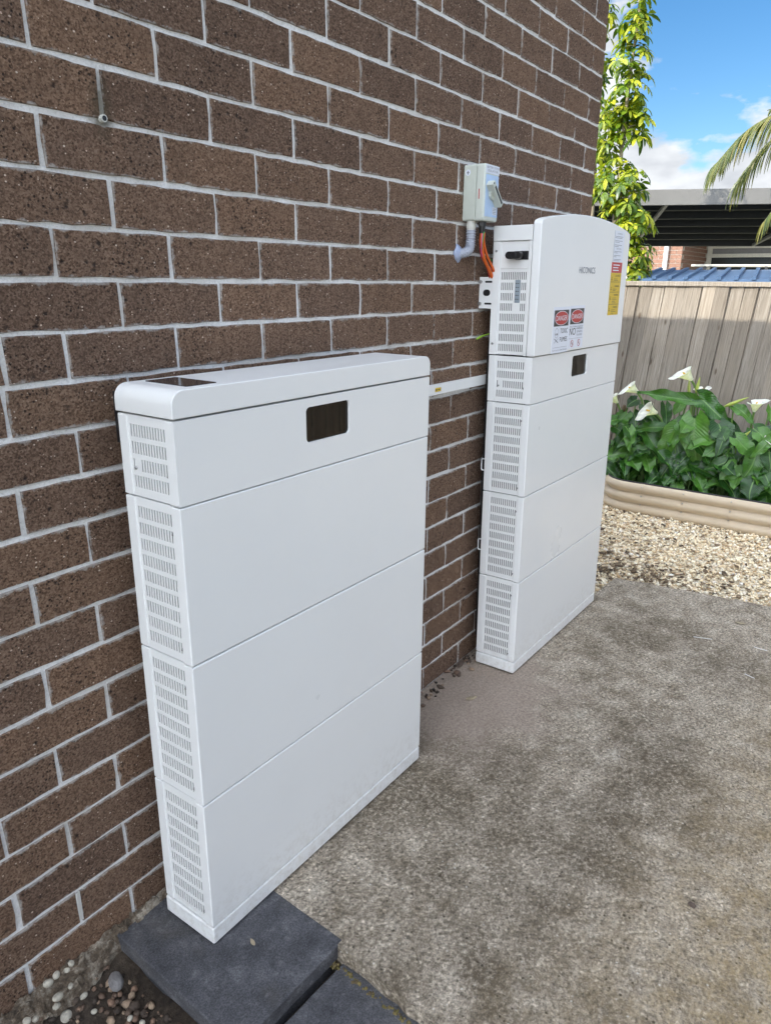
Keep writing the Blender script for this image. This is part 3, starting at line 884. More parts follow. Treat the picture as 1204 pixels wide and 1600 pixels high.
# danger stickers
def sticker_ellipse(mb, x, z, rx, rz, y, m):
    mb.add([(x + rx * math.cos(a), y, z + rz * math.sin(a)) for a in [2 * math.pi * k / 28 for k in range(28)]], [tuple(range(28))], m)
def frame_rect(mb, x0, x1, z0, z1, y, m):
    mb.add([(x0, y, z0), (x1, y, z0), (x1, y, z1), (x0, y, z1)], [(0, 1, 2, 3)], m)
def ring(mb, x, z, r, w, y, m, sx=1.):
    n = 24; V = []
    for k in range(n):
        a = 2 * math.pi * k / n
        V += [(x + sx * r * math.cos(a), y, z + r * math.sin(a)), (x + sx * (r - w) * math.cos(a), y, z + (r - w) * math.sin(a))]
    mb.add(V, [(2 * k, (2 * k + 2) % (2 * n), (2 * k + 3) % (2 * n), 2 * k + 1) for k in range(n)], m)
SM = [M['sticker'], M['stickerblack'], M['stickerred'], M['sticker'], M['stickergrey']]
S1, S2, S3, S4 = yd - .0006, yd - .0010, yd - .0014, yd - .0018
def danger(x0, x1, z0, z1, right):
    mb = MB(*SM)
    mb.box(x0, x1, S1, yd + .0005, z0, z1, 0)
    w = x1 - x0
    frame_rect(mb, x0 + .05 * w, x1 - .05 * w, z1 - .062, z1 - .010, S2, 1)
    sticker_ellipse(mb, (x0 + x1) / 2, z1 - .036, .42 * w, .0232, S3, 3)
    sticker_ellipse(mb, (x0 + x1) / 2, z1 - .036, .40 * w, .0215, S3 - .0003, 2)
    put_text(mb, 'DANGER', x0 + .16 * w, x1 - .16 * w, z1 - .044, z1 - .028, S4 - .0002, 0)
    if not right:
        put_text(mb, 'TOXIC', x0 + .47 * w, x1 - .07 * w, z0 + .064, z0 + .080, S2, 1)
        put_text(mb, 'FUMES', x0 + .47 * w, x1 - .07 * w, z0 + .036, z0 + .052, S2, 1)
        # skull over crossed bones
        cx_, cz_ = x0 + .25 * w, z0 + .066
        ring(mb, cx_, cz_, .016, .0012, S2, 4, .95)
        sticker_ellipse(mb, cx_ - .006, cz_ - .004, .0032, .0036, S2, 1); sticker_ellipse(mb, cx_ + .006, cz_ - .004, .0032, .0036, S2, 1)
        for s in (-1, 1):
            a = Vector((cx_ - s * .016, S2, cz_ - .032)); b = Vector((cx_ + s * .016, S2, cz_ - .018)); t = Vector((.0008, 0, .0012))
            mb.add([a - t, b - t, b + t, a + t], [(0, 1, 2, 3)], 4)
        put_text(mb, 'Do not touch or inhale if damaged', x0 + .06 * w, x1 - .06 * w, z0 + .006, z0 + .012, S2, 4)
        frame_rect(mb, x0 + .06 * w, x1 - .06 * w, z0 + .018, z0 + .0188, S2, 4)
    else:
        put_text(mb, 'Risk of battery explosion', x0 + .05 * w, x1 - .05 * w, z1 - .074, z1 - .067, S2, 4)
        put_text(mb, 'NO', x0 + .06 * w, x0 + .45 * w, z0 + .046, z0 + .070, S2, 1)
        for k, s in enumerate(('SMOKING', 'SPARKS', 'FLAMES')):
            put_text(mb, s, x0 + .55 * w, x1 - .08 * w, z0 + .064 - k * .011, z0 + .071 - k * .011, S2, 4)
        frame_rect(mb, x0 + .03 * w, x1 - .03 * w, z1 - .0785, z1 - .0776, S2, 4)
        frame_rect(mb, x0 + .03 * w, x1 - .03 * w, z0 + .034, z0 + .0348, S2, 4)
        for fx in (.27, .73):
            ring(mb, x0 + fx * w, z0 + .0175, .0125, .002, S2, 2)
            a = Vector((x0 + fx * w - .008, S3, z0 + .0255)); b = Vector((x0 + fx * w + .008, S3, z0 + .0095)); t = Vector((.0008, 0, .0008))
            mb.add([a - t, b - t, b + t, a + t], [(0, 1, 2, 3)], 2)
            frame_rect(mb, x0 + fx * w - .0035, x0 + fx * w + .0035, z0 + .0145, z0 + .0205, S2, 4)
    o = mb.build('warning_sticker', inv, fix=False)
    o['label'] = 'danger sticker reading ' + ('no smoking sparks flames' if right else 'toxic fumes')
danger(L(1.603), L(1.737), 1.148, 1.298, False)
danger(L(1.7385), L(1.872), 1.155, 1.300, True)
# shutdown sheet and yellow caution strip by the right edge
mb = MB(M['sticker'], M['stickerblack'], M['stickergrey'])
x0, x1 = L(2.108), L(2.218)
mb.box(x0, x1, S1, yd + .0005, 1.451, 1.562, 0)
frame_rect(mb, x0, x0 + .0022, 1.451, 1.562, S2, 1)
put_text(mb, 'ATTENTION', x0 + .03, x1 - .03, 1.5490, 1.5545, S2, 2)
put_text(mb, 'SHUTDOWN', x0 + .03, x1 - .03, 1.4960, 1.5015, S2, 2)
for k, (z, f) in enumerate(((1.541, .86), (1.536, .78), (1.526, .84), (1.521, .5), (1.511, .8), (1.506, .45), (1.488, .84), (1.483, .4), (1.474, .74), (1.469, .3), (1.460, .84), (1.4555, .7))):
    frame_rect(mb, x0 + .008, x0 + .008 + (x1 - x0 - .014) * f, z, z + .0016, S2, 2)
mb.build('instruction_sticker', inv, fix=False)
mb = MB(M['stickerred'], M['sticker'])
mb.box(x0 - .002, x1, S1, yd + .0005, 1.413, 1.4505, 0)
for k, f in enumerate((.8, .62, .7)):
    frame_rect(mb, x0 + .012, x0 + .012 + (x1 - x0 - .02) * f, 1.439 - k * .0095, 1.4425 - k * .0095, S2, 1)
mb.build('red_sticker', inv, fix=False)
mb = MB(M['stickeryellow'], M['stickerblack'])
mb.box(x0 - .004, x1, S1, yd + .0005, 1.258, 1.4125, 0)
frame_rect(mb, x0 - .003, x0 - .0018, 1.258, 1.4125, S2, 1)
for z in (1.379, 1.342, 1.297): frame_rect(mb, x0 - .003, x1 - .002, z, z + .0013, S2, 1)
for (t, z) in (('CAUTION', 1.398), ('WARNING', 1.361), ('WARNING', 1.329), ('WARNING', 1.284)):
    put_text(mb, t, x0 + .045, x1 - .014, z, z + .007, S2, 1)
for z, f in ((1.390, .6), (1.385, .7), (1.353, .62), (1.348, .45), (1.320, .66), (1.314, .7), (1.308, .5), (1.302, .6), (1.276, .6), (1.270, .7), (1.264, .4)):
    frame_rect(mb, x0 + .03, x0 + .03 + (x1 - x0 - .04) * f, z, z + .0014, S2, 1)
for z in (1.386, 1.350, 1.316, 1.273):
    mb.add([(x0 + .004, S2, z), (x0 + .020, S2, z), (x0 + .012, S2, z + .014)], [(0, 1, 2)], 1)
    mb.add([(x0 + .007, S3, z + .0018), (x0 + .017, S3, z + .0018), (x0 + .012, S3, z + .0105)], [(0, 1, 2)], 0)
mb.build('yellow_caution_sticker', inv, fix=False)
# mounting bracket between inverter and wall, with slots and bolts
bz = 1.343
bx = X0 - .004
brk = MB(M['white'], M['black'], M['screw'])
brk.prism(rrect(YB - .004, YB + .054, bz - .049, bz + .049, .004, 3), 'x', bx + .004, bx + .0065, 0)
brk.prism(rrect(YB + .004, YB + .030, bz - .010, bz + .010, .010, 5), 'x', bx + .0034, bx + .0039, 1)
for s_ in (-1, 1):
    brk.prism(rrect(YB - .002, YB + .024, bz + s_ * .034 - .003, bz + s_ * .034 + .003, .003, 3), 'x', bx + .0034, bx + .0039, 1)
    brk.tube([(bx + .004, YB + .040, bz + s_ * .034), (bx - .003, YB + .040, bz + s_ * .034)], .006, 6, 2)
brk.box(bx + .008, X1 - .05, YB + .050, YB + .054, bz - .049, bz + .049, 0)
brk.build('wall_bracket', c2, fix=False)
for z in (.77, .475):
    mb = MB(M['white']); x = X0 + .006
    mb.tube([(x, YB - .002, z + .020), (x, YB + .009, z + .020), (x, YB + .012, z + .016), (x, YB + .012, z - .016), (x, YB + .009, z - .020), (x, YB - .002, z - .020)], .0022, 8)
    mb.build('cable_hook', c2)
MB(M['black']).box(X0 + .03, X1 - .03, YB - .001, YB + .022, .10, 1.14).build('cable_tray', c2)

# ------------------------------------------------------------------ switch on the wall and its wiring
sw = empty('isolator_box', (1.388, 0, 1.552), 'pale grey green isolator switch box mounted on the bricks above the tall cabinet', 'switch box')
hx = .0435
MB(M['switchgrey']).prism(rrect(-hx, hx, .0, .156, .006, 4), 'y', -.044, -.001).build('back_box', sw, smooth=True, bevel=.003, seg=3)
cv = MB(M['switchcover']).prism(rrect(-hx - .0012, hx + .0012, -.001, .157, .007, 4), 'y', -.074, -.0445).build('cover', sw, smooth=True, bevel=.005, seg=3)
hd = MB(M['switchgrey'], M['black'])
a, b = Vector((-.030, -.084, .104)), Vector((.030, -.084, .046))
hd.cyl((0, -.073, .078), (0, -.084, .078), .020, 18)
hd.bar(a, b, .018, .026, 0, (0, 1, 0)); hd.bar(a + Vector((.010, -.0135, -.010)), b + Vector((-.004, -.0135, .004)), .007, .002, 1, (0, 1, 0))
hd.cyl(a + Vector((.002, -.014, -.002)), a + Vector((.002, -.0125, -.002)), .003, 8, 1)
hd.build('rotary_handle', sw, bevel=.003)
st = MB(M['sticker'], M['stickergrey'])
st.box(-hx + .004, hx - .001, -.0752, -.0735, .131, .1545)
put_text(st, 'BATTERY SYSTEM', -hx + .008, hx - .005, .1445, .1505, -.0757, 1)
put_text(st, 'ISOLATOR', -hx + .014, hx - .011, .1355, .1415, -.0757, 1)
st.build('name_sticker', sw, fix=False)
st = MB(M['stickerblue'], M['sticker'], M['stickergrey'])
st.box(-hx + .006, hx - .003, -.0748, -.0735, .012, .128)
frame_rect(st, .008, hx - .008, .018, .040, -.0753, 1)
for k in range(4): frame_rect(st, .010, hx - .012, .021 + k * .0045, .0225 + k * .0045, -.0757, 2)
st.build('face_label', sw, fix=False)
mb = MB(M['sticker'], M['stickergrey'])
mb.cyl((-hx - .0004, -.016, .134), (-hx + .002, -.016, .134), .0085, 16)
mb.box(-hx - .0010, -hx - .0005, -.020, -.012, .1325, .1355, 1).box(-hx - .0010, -hx - .0005, -.0172, -.0148, .1285, .1395, 1)
mb.build('round_badge', sw)
mb = MB(M['stickerred']); mb.box(-hx - .0017, -hx + .001, -.058, -.055, .060, .088); mb.build('red_mark', sw)
mb = MB(M['gland']); mb.tube([(-.026, -.024, .001), (-.026, -.024, -.026)], .0135, 16).tube([(-.026, -.024, -.012), (-.026, -.024, -.020)], .0150, 16)
mb.build('conduit_gland', sw, smooth=False, bevel=.001)
mb = MB(M['black']); mb.tube([(-.008, -.052, .0), (-.008, -.052, -.014)], .012, 6).tube([(-.008, -.052, -.014), (-.008, -.052, -.034)], [.0105, .009], 12)
mb.build('cable_gland', sw)

def bez(p, n=24):
    """smooth Catmull-Rom run through points"""
    p = [Vector(q) for q in p]; p = [p[0] * 2 - p[1]] + p + [p[-1] * 2 - p[-2]]; out = []
    for i in range(1, len(p) - 2):
        for k in range(n):
            t = k / n
            out.append(.5 * ((2 * p[i]) + (p[i + 1] - p[i - 1]) * t + (2 * p[i - 1] - 5 * p[i] + 4 * p[i + 1] - p[i + 2]) * t * t + (3 * p[i] - p[i - 1] - 3 * p[i + 1] + p[i + 2]) * t ** 3))
    out.append(p[-2]); return out
path = bez([(1.362, -.024, 1.527), (1.362, -.024, 1.498), (1.358, -.024, 1.476), (1.346, -.020, 1.463), (1.334, -.004, 1.458), (1.330, .004, 1.458)], 16)
fc = empty('flexible_conduit', (1.33, 0, 1.458), 'grey corrugated conduit bending from the isolator box into the bricks', 'conduit')
o = Vector(fc.location)
mb = MB(M['conduit']); mb.tube([p - o for p in path], [.0132 + (.0018 if k % 4 < 2 else -.0006) for k in range(len(path))], 14)
mb.build('corrugated_pipe', fc, smooth=False)
mb = MB(M['sealant'])
mb.tube([(.0, .002, 0), (0, -.004, 0), (.001, -.010, 0)], [.026, .022, .012], 11)
mb.tube([(-.004, .002, .016), (-.004, -.004, .016)], [.013, .008], 9).tube([(0, .002, -.018), (0, -.005, -.018)], [.011, .006], 9)
mb.build('sealant_ring', fc, smooth=True)
tag(MB(M['orange']).tube(bez([(1.380, -.052, 1.520), (1.383, -.050, 1.490), (1.415, -.045, 1.445), (1.462, -.043, 1.408), (1.496, -.042, 1.365), (1.51, -.04, 1.31)], 10), .0053, 10).build('orange_cable', smooth=True), 'thick orange cable dropping from the isolator box behind the tall cabinet', 'cable')
tag(MB(M['orange']).tube(bez([(1.388, -.056, 1.520), (1.392, -.054, 1.492), (1.424, -.050, 1.455), (1.466, -.049, 1.420), (1.50, -.048, 1.385)], 10), .0038, 8).build('orange_cable', smooth=True), 'slimmer orange cable beside the thick one under the isolator box', 'cable')
tag(MB(M['stickerred']).tube(bez([(1.384, -.046, 1.522), (1.386, -.044, 1.490), (1.410, -.038, 1.452), (1.455, -.036, 1.418), (1.49, -.034, 1.37)], 10), .0028, 6).build('red_wire', smooth=True), 'thin red wire hanging behind the orange cable', 'wire')
tag(MB(M['green']).tube(bez([(1.378, -.060, 1.522), (1.376, -.058, 1.492), (1.400, -.046, 1.464), (1.440, -.040, 1.450), (1.500, -.034, 1.440)], 10), .0021, 6).build('green_wire', smooth=True), 'thin green wire curving from the isolator box to the tall cabinet', 'wire')
tag(MB(M['pink']).tube(bez([(1.376, -.056, 1.522), (1.374, -.056, 1.488), (1.396, -.046, 1.458), (1.440, -.042, 1.430), (1.500, -.036, 1.408)], 10), .0021, 6).build('pink_wire', smooth=True), 'thin pink wire hanging beside the orange cable', 'wire')
tag(MB(M['lime']).tube(bez([(1.452, -.012, 1.196), (1.475, -.016, 1.203), (1.53, -.02, 1.210)], 8), .0034, 6).build('earth_wire', smooth=True), 'short yellow green wire poking out behind the tall cabinet', 'wire')
tag(MB(M['black']).tube(bez([(1.53, -.022, 1.215), (1.520, -.026, 1.16), (1.512, -.03, 1.10), (1.530, -.03, 1.04)], 8), .008, 8).build('black_cable', smooth=True), 'black cable running down behind the tall cabinet above the white trunking', 'cable')
tr = empty('cable_trunking', (1.2, 0, 1.057), 'white plastic cable trunking running along the bricks between the two cabinets', 'trunking')
MB(M['white']).box(-.40, .42, -.016, -.0005, -.0145, .0145).build('channel', tr, bevel=.0015)
MB(M['white']).box(-.401, .421, -.020, -.0165, -.0158, .0158).build('cover_strip', tr, bevel=.0012)
mb = MB(M['stickeryellow'], M['stickerblack']); mb.box(-.012, .022, -.0206, -.0195, -.006, .006); mb.box(-.009, -.003, -.0209, -.0205, -.003, .003, 1).box(.002, .018, -.0209, -.0205, -.001, .001, 1)
mb.build('caution_sticker', tr)

# ------------------------------------------------------------------ pavers and small things on the ground
def paver(name, x0, x1, y0, y1, z1, th, label, group, rz=0.):
    cx, cy = (x0 + x1) / 2, (y0 + y1) / 2
    bm = bmesh.new()
    bmesh.ops.create_cube(bm, size=1)
    for v in bm.verts: v.co = Vector((v.co.x * (x1 - x0), v.co.y * (y1 - y0), (v.co.z - .5) * th))
    bmesh.ops.subdivide_edges(bm, edges=bm.edges[:], cuts=5, use_grid_fill=True)
    for v in bm.verts:
        k = Vector((v.co.x * 23 + x0 * 50, v.co.y * 23 + y0 * 31, v.co.z * 20))
        v.co += Vector((mn.noise(k), mn.noise(k + Vector((9, 1, 3))), mn.noise(k + Vector((4, 8, 2))) * .5)) * .0026
    me = bpy.data.meshes.new(name); bm.to_mesh(me); bm.free(); me.materials.append(M['paver'])
    o = link(name, me, None, (cx, cy, z1)); o.rotation_euler = (0, 0, rz)
    b = o.modifiers.new('bevel', 'BEVEL'); b.width = .004; b.segments = 3; b.limit_method = 'ANGLE'; b.angle_limit = R(50)
    return tag(o, label, 'paver', group)
paver('paver', -.062, .238, -.414, -.014, .001, .040, 'charcoal concrete paver under the near corner of the low cabinet', 'charcoal pavers', R(-2.2))
paver('paver', -.046, .232, -.402, -.022, -.0395, .045, 'charcoal paver underneath another paver, only its left face showing', 'charcoal pavers', R(-2.2))
paver('paver', -.088, .211, -.632, -.424, -.041, .040, 'lower charcoal paver beside the edge of the concrete slab', 'charcoal pavers', R(-2.8))

def leaf_flake(name, p, L_, w, rz, mat, label, cat, curl=.2, group=None):
    V, F = [], []
    for i in range(6):
        t = i / 5; ww = w * math.sin(math.pi * min(1, .08 + t * .9)) ** .8
        for s in (-1, 0, 1): V.append((L_ * (t - .5), s * ww / 2, curl * L_ * (abs(s) * .25 + (t - .5) ** 2) + .0012))
    for i in range(5):
        for j in range(2): F.append((i * 3 + j, i * 3 + j + 1, i * 3 + j + 4, i * 3 + j + 3))
    o = MB(M[mat]).add(V, F).build(name, smooth=True, loc=p); o.rotation_euler = (0, 0, rz)
    sdm = o.modifiers.new('th', 'SOLIDIFY'); sdm.thickness = .0012
    return tag(o, label, cat, group)
leaf_flake('dry_leaf', (.106, -.268, .002), .020, .009, 1.2, 'dryleaf', 'small dry leaf lying on the charcoal paver', 'leaf', .3)
leaf_flake('dry_leaf', (1.243, -.170, .001), .042, .020, -.5, 'dryleaf', 'pale dry leaf on the dusty concrete between the cabinets', 'leaf', .25)
leaf_flake('dry_leaf', (2.44, -.797, .001), .040, .018, -1.2, 'dryleaf', 'tan dry leaf on the slab near the gravel', 'leaf', .2)
n = 46
P = np.stack([rng.uniform(1.0, 1.52, n), rng.uniform(-.045, -.006, n), rng.uniform(.001, .006, n)], 1)
P[:, 1] -= .03 * (rng.random(n) < .25)
tag(stones('debris_crumbs', P, rng.uniform(.004, .013, n), M['clod'], (.4, .7), .35, False), 'dark crumbs and bark swept against the foot of the wall', 'debris', kind='stuff')
def chip(p, s, rz, label, mat='barkchip', group=None, name='bark_chip'):
    bm = bmesh.new(); bmesh.ops.create_icosphere(bm, subdivisions=1, radius=1)
    for v in bm.verts:
        k = 1 + .35 * mn.noise(v.co * 2 + Vector(p) * 9); v.co = Vector((v.co.x * s[0] * k, v.co.y * s[1] * k, v.co.z * s[2] * k + s[2] * .6))
    me = bpy.data.meshes.new(name); bm.to_mesh(me); bm.free(); me.materials.append(M[mat])
    o = link(name, me, None, p); o.rotation_euler = (0, 0, rz); return o
tag(chip((1.36, -.052, 0), (.024, .008, .006), .4, ''), 'dark bark chip on the dusty concrete near the wall foot', 'bark chip')
tag(chip((1.425, -.020, 0), (.030, .012, .008), .2, ''), 'larger brown bark chip against the bricks beside the tall cabinet', 'bark chip')
tag(chip((.673, -1.173, 0), (.006, .005, .004), 0, '', 'pebblewhite', None, 'pebble'), 'lone pale pebble on the slab at the right edge', 'pebble')
tag(chip((.779, -1.013, 0), (.012, .009, .003), .7, '', 'barkchip', None, 'bark_chip'), 'thin dark bark flake out on the open slab', 'bark chip')
for k, (u0, v0, u1, v1) in enumerate(((1083, 995, 1112, 999), (1178, 1011, 1198, 1017), (1163, 1053, 1178, 1060))):
    a, b = atZ(u0, v0, .0012), atZ(u1, v1, .0012); mdl = (a + b) / 2
    o = MB(M['soffit']).bar(a - mdl, b - mdl, .0024, .0014).build('plastic_sliver', loc=mdl)
    tag(o, ('long white plastic sliver on the slab, farthest from the right edge', 'white plastic sliver on the slab touching the right edge', 'short white plastic sliver on the slab, nearest of the slivers')[k], 'offcut', 'white slivers on the slab')

# pale pebbles lying in the soil under the wall
pb = [(130, 1556, .013), (110, 1540, .010), (90, 1558, .0145), (88, 1572, .011), (103, 1590, .019), (147, 1580, .009), (128, 1570, .010), (42, 1595, .012), (55, 1592, .009), (111, 1505, .010), (104, 1515, .0085), (203, 1590, .009), (112, 1575, .006), (222, 1597, .009), (88, 1523, .012), (75, 1537, .013)]
for k, (u, v, r) in enumerate(pb):
    p = atZ(u, v, -.062)
    if p.y > -.045: p = atY(u, v, -.045)
    o = chip((0, 0, 0), (r, r * random.uniform(.7, .95), r * random.uniform(.55, .8)), random.uniform(0, 6), '', 'pebblewhite', None, 'pebble')
    o.location = (p.x, p.y, p.z - .006)
    for q in o.data.polygons: q.use_smooth = True
    o.modifiers.new('s', 'SUBSURF').levels = 2; o.modifiers['s'].render_levels = 2
    tag(o, 'pale round pebble in the soil between brick wall and pavers', 'pebble', 'pale pebbles in the soil by the wall')
n = 4200
P = np.stack([rng.uniform(-.9, .2, n), rng.uniform(-.75, -.03, n), np.zeros(n)], 1)
P[:, 2] = -.073 + .060 * np.maximum(0, 1 + P[:, 1] / .085)
P = P[~((P[:, 0] > -.075) & (P[:, 1] < -.02) & (P[:, 1] > -.60))]
tag(stones('soil_crumbs', P, rng.gamma(4, .0014, len(P)).clip(.002, .014), M['clod'], (.5, .9), .3, False), 'loose dark soil crumbs and stones in front of the pavers', 'soil', kind='stuff')
o = chip((0, 0, 0), (.034, .020, .018), .5, '', 'pebblewhite', None, 'stone'); o.data.materials[0] = M['galv']
o.location = (-.105, -.070, -.055); o.data.materials[0] = plain('grey rubble', (.20, .19, .185), .9, .3, 60, .5); o.modifiers.new('s', 'SUBSURF').render_levels = 1; o.rotation_euler = (.2, .1, 1.1)
tag(o, 'grey broken stone wedged beside the charcoal pavers', 'stone')

# moss along the slab edge
n = 420
ys = rng.uniform(-.80, -.40, n); xs = .250 - .062 * (-ys / .7) - .006 - rng.random(n) * .012
P = np.stack([xs, ys, -.040 - rng.random(n) * .012], 1)
M['moss'] = m_pebble('moss', ((0, (.10, .085, .02)), (.5, (.18, .14, .05)), (1, (.08, .055, .03))))
tag(stones('moss', P, rng.uniform(.002, .006, n), M['moss'], (.4, .8), .4, False), 'ochre moss and grit in the joint along the slab edge', 'moss', kind='stuff')

# ------------------------------------------------------------------ raised garden bed
bed = empty('raised_garden_bed', (4.09, -.55, -.03), 'beige corrugated steel raised garden bed in front of the timber fence', 'garden bed')
bo = Vector(bed.location)
bx0, bx1, by0, by1, brad = 3.79, 4.39, -1.75, .335, .19
loop = []
for (x, y) in rrect(bx0, bx1, by0, by1, brad, 10): loop.append(Vector((x, y, 0)))
# refine straight runs
fine = []
for i in range(len(loop)):
    a, b = loop[i], loop[(i + 1) % len(loop)]; n = max(1, int((b - a).length / .03))
    fine += [a + (b - a) * k / n for k in range(n)]
nl = len(fine)
nrm = []
for i in range(nl):
    t = (fine[(i + 1) % nl] - fine[i - 1]).normalized(); nrm.append(Vector((t.y, -t.x, 0)))
prof = []
BH = .205
for k in range(31):
    z = BH * k / 30; prof.append((z, .024 * abs(math.sin(math.pi * 3 * k / 30)) ** .75 - .012))
V, F = [], []
for z, off in prof:
    for p, q in zip(fine, nrm): V.append(p + q * off + Vector((0, 0, z - .025)) - bo)
for j in range(len(prof) - 1):
    for i in range(nl): F.append((j * nl + i, j * nl + (i + 1) % nl, (j + 1) * nl + (i + 1) % nl, (j + 1) * nl + i))
sh = MB(M['bedsteel']).add(V, F).build('corrugated_panel', bed, smooth=True)
V2 = [(Vector(v) - nrm[i % nl] * .004) for i, v in enumerate(V)]
MB(M['bedinner']).add(V2, F).build('inner_lining', bed, smooth=True)
rim = [p + q * prof[-1][1] + Vector((0, 0, BH - .025)) - bo for p, q in zip(fine, nrm)]
MB(M['trim']).tube(rim + [rim[0]], .0055, 8, caps=False).build('rim_trim', bed, smooth=True)
V = [(p - q * .02 + Vector((0, 0, .055))) - bo for p, q in zip(fine, nrm)]
MB(M['soil']).add(V, [tuple(range(nl))]).build('soil_fill', bed)
for yj in (.05, -.20, -.47, -.74, -1.0):
    mb = MB(M['bedsteel'], M['screw'])
    V, F = [], []
    for z, off in prof:
        for dy in (-.012, .012): V.append(Vector((bx0 - off - .0018, yj + dy + .003 * math.sin(z * 90), z - .025)) - bo)
    for j in range(len(prof) - 1): F.append((j * 2, j * 2 + 1, j * 2 + 3, j * 2 + 2))
    mb.add(V, F, 0)
    for z in (.045, .10, .16):
        p = Vector((bx0 - .012, yj, z)) - bo; mb.tube([p + Vector((.006, 0, 0)), p + Vector((-.004, 0, 0))], [.005, .003], 8, 1)
    mb.build('panel_joint', bed, fix=False)

# ------------------------------------------------------------------ timber fence
FX = 4.56
fence = empty('timber_fence', (FX, -.5, 0), 'weathered grey timber paling fence behind the raised garden bed', 'fence')
LEAN = .085
def pal_mesh(seed, h, w, th):
    rd = random.Random(seed); V = []
    k = 6
    for i in range(k + 1):
        z = h * i / k; e0, e1 = rd.uniform(-.002, .002), rd.uniform(-.002, .002); b = rd.uniform(-.002, .002)
        V += [(-th / 2 + b, -w / 2 + e0, z), (-th / 2 + b, w / 2 + e1, z), (th / 2 + b, w / 2 + e1, z), (th / 2 + b, -w / 2 + e0, z)]
    F = [(3, 2, 1, 0), tuple(4 * k + i for i in range(4))]
    for i in range(k):
        for j in range(4): F.append((i * 4 + j, i * 4 + (j + 1) % 4, i * 4 + 4 + (j + 1) % 4, i * 4 + 4 + j))
    return MB(M['timber']).add(V, F).data('paling')
pv = [pal_mesh(s, 1.50, .0785, .013) for s in range(8)]
k = 0; y = 1.9
while y > -3.2:
    o = link('paling', pv[k % 8], fence, (-.024 + random.uniform(-.003, .003), y + .115 - fence.location.y, -.13))
    o.rotation_euler = (LEAN + random.uniform(-.007, .007), random.uniform(-.006, .006), random.uniform(-.04, .04))
    if True:                                                 # the lapped row behind
        o = link('paling', pv[(k + 3) % 8], fence, (-.007, y - .041 + .115 - fence.location.y, -.14)); o.rotation_euler = (LEAN, 0, 0)
    y -= random.uniform(.081, .0855); k += 1
cap = MB(M['timber']).box(-.045, .045, -2.8, 2.5, 1.362, 1.392).build('cap_rail', fence, bevel=.003)
for z in (.30, 1.05): MB(M['timber']).box(.004, .042, -2.8, 2.5, z, z + .09).build('rail', fence)
for yy in (-2.4, 0., 2.3): MB(M['timber']).box(.043, .14, yy, yy + .1, -.5, 1.30).build('post', fence)

# fence across the yard, facing the cabinets (seen only as a reflection in their tinted panes)
f2 = empty('side_fence', (1.0, -3.6, 0), 'timber paling fence across the yard, reflected in the tinted panes', 'fence')
for k in range(75):
    o = link('paling', pv[k % 8], f2, (-3.2 + k * .1, (.012 if k % 2 else 0), -.1)); o.rotation_euler = (0, 0, math.pi / 2)
MB(M['timber']).box(-3.3, 4.2, -.06, -.02, .3, .39).build('rail', f2)

# ------------------------------------------------------------------ calla lilies
def calla_leaf_mesh(seed):
    rd = random.Random(seed); nu, nv = 8, 12
    V, F, UV = [], [], []
    ph = rd.uniform(0, 6); droop = rd.uniform(.2, .75); fold = rd.uniform(.12, .42); wav = rd.uniform(.05, .11)
    for j in range(nv + 1):
        t = j / nv
        w = .5 * (1.72 * (t + .012) ** .42 * (1 - t) ** .92 + .02 * (1 - t))
        for i in range(nu + 1):
            s = -1 + 2 * i / nu
            back = -.20 * abs(s) ** 1.6 * (1 - t) ** 5        # lobes sweep back beside the stalk
            x = t + back
            z = fold * w * abs(s) ** 1.3 - droop * t * t * .5 + wav * math.sin(t * 14 + ph + s * 1.5) * abs(s) ** 2
            V.append((x + .02 * math.sin(s * 5 + ph) * t, s * w * .62 * (1 + .07 * math.sin(t * 17 + ph * 2 + (1 if s > 0 else 3))) + .05 * math.sin(ph + t * 3) * t, z)); UV.append((i / nu, t))
    for j in range(nv):
        for i in range(nu): a = j * (nu + 1) + i; F.append((a, a + 1, a + nu + 2, a + nu + 1))
    mb = MB(M['callaleaf']); mb.add(V, F); me = mb.data('leaf', True, False)
    uv = me.uv_layers.new(name='UVMap')
    for lp in me.loops: uv.data[lp.index].uv = UV[lp.vertex_index]
    return me
CL = [calla_leaf_mesh(s) for s in range(12)]
lily = empty('calla_lily_plant', (4.09, -.1, .05), 'calla lilies with glossy green arrow leaves and white flowers in the raised bed', 'plant')
lo = Vector(lily.location)
stems = MB(M['stem'])
def put_leaf(base, tip, width, seed, face=Vector((-1, -.25, .75))):
    base, tip = Vector(base), Vector(tip); d = tip - base; ln = d.length; d.normalize()
    nr = face - d * face.dot(d)
    if nr.length < .05: nr = Vector((-1, 0, .2))
    nr.normalize(); sd_ = nr.cross(d)
    # arrow leaf hangs along d; its surface faces nr
    Mx = Matrix(((d.x, sd_.x, nr.x, 0), (d.y, sd_.y, nr.y, 0), (d.z, sd_.z, nr.z, 0), (0, 0, 0, 1)))
    o = link('leaf', CL[seed % len(CL)], lily, base - lo)
    o.rotation_euler = Mx.to_euler(); o.scale = (ln, width * 1.95, ln * .8)
    # stalk up from the soil
    root = Vector((4.10 + random.uniform(-.16, .16), base.y + random.uniform(-.05, .05), .06))
    mid = root * .45 + base * .55 + Vector((.03, 0, .05))
    stems.tube([q - lo for q in bez([root, mid, base], 6)], .0048, 5)
def Z8(x, y): return 940 + x / 4.56, 560 + y / 4.56
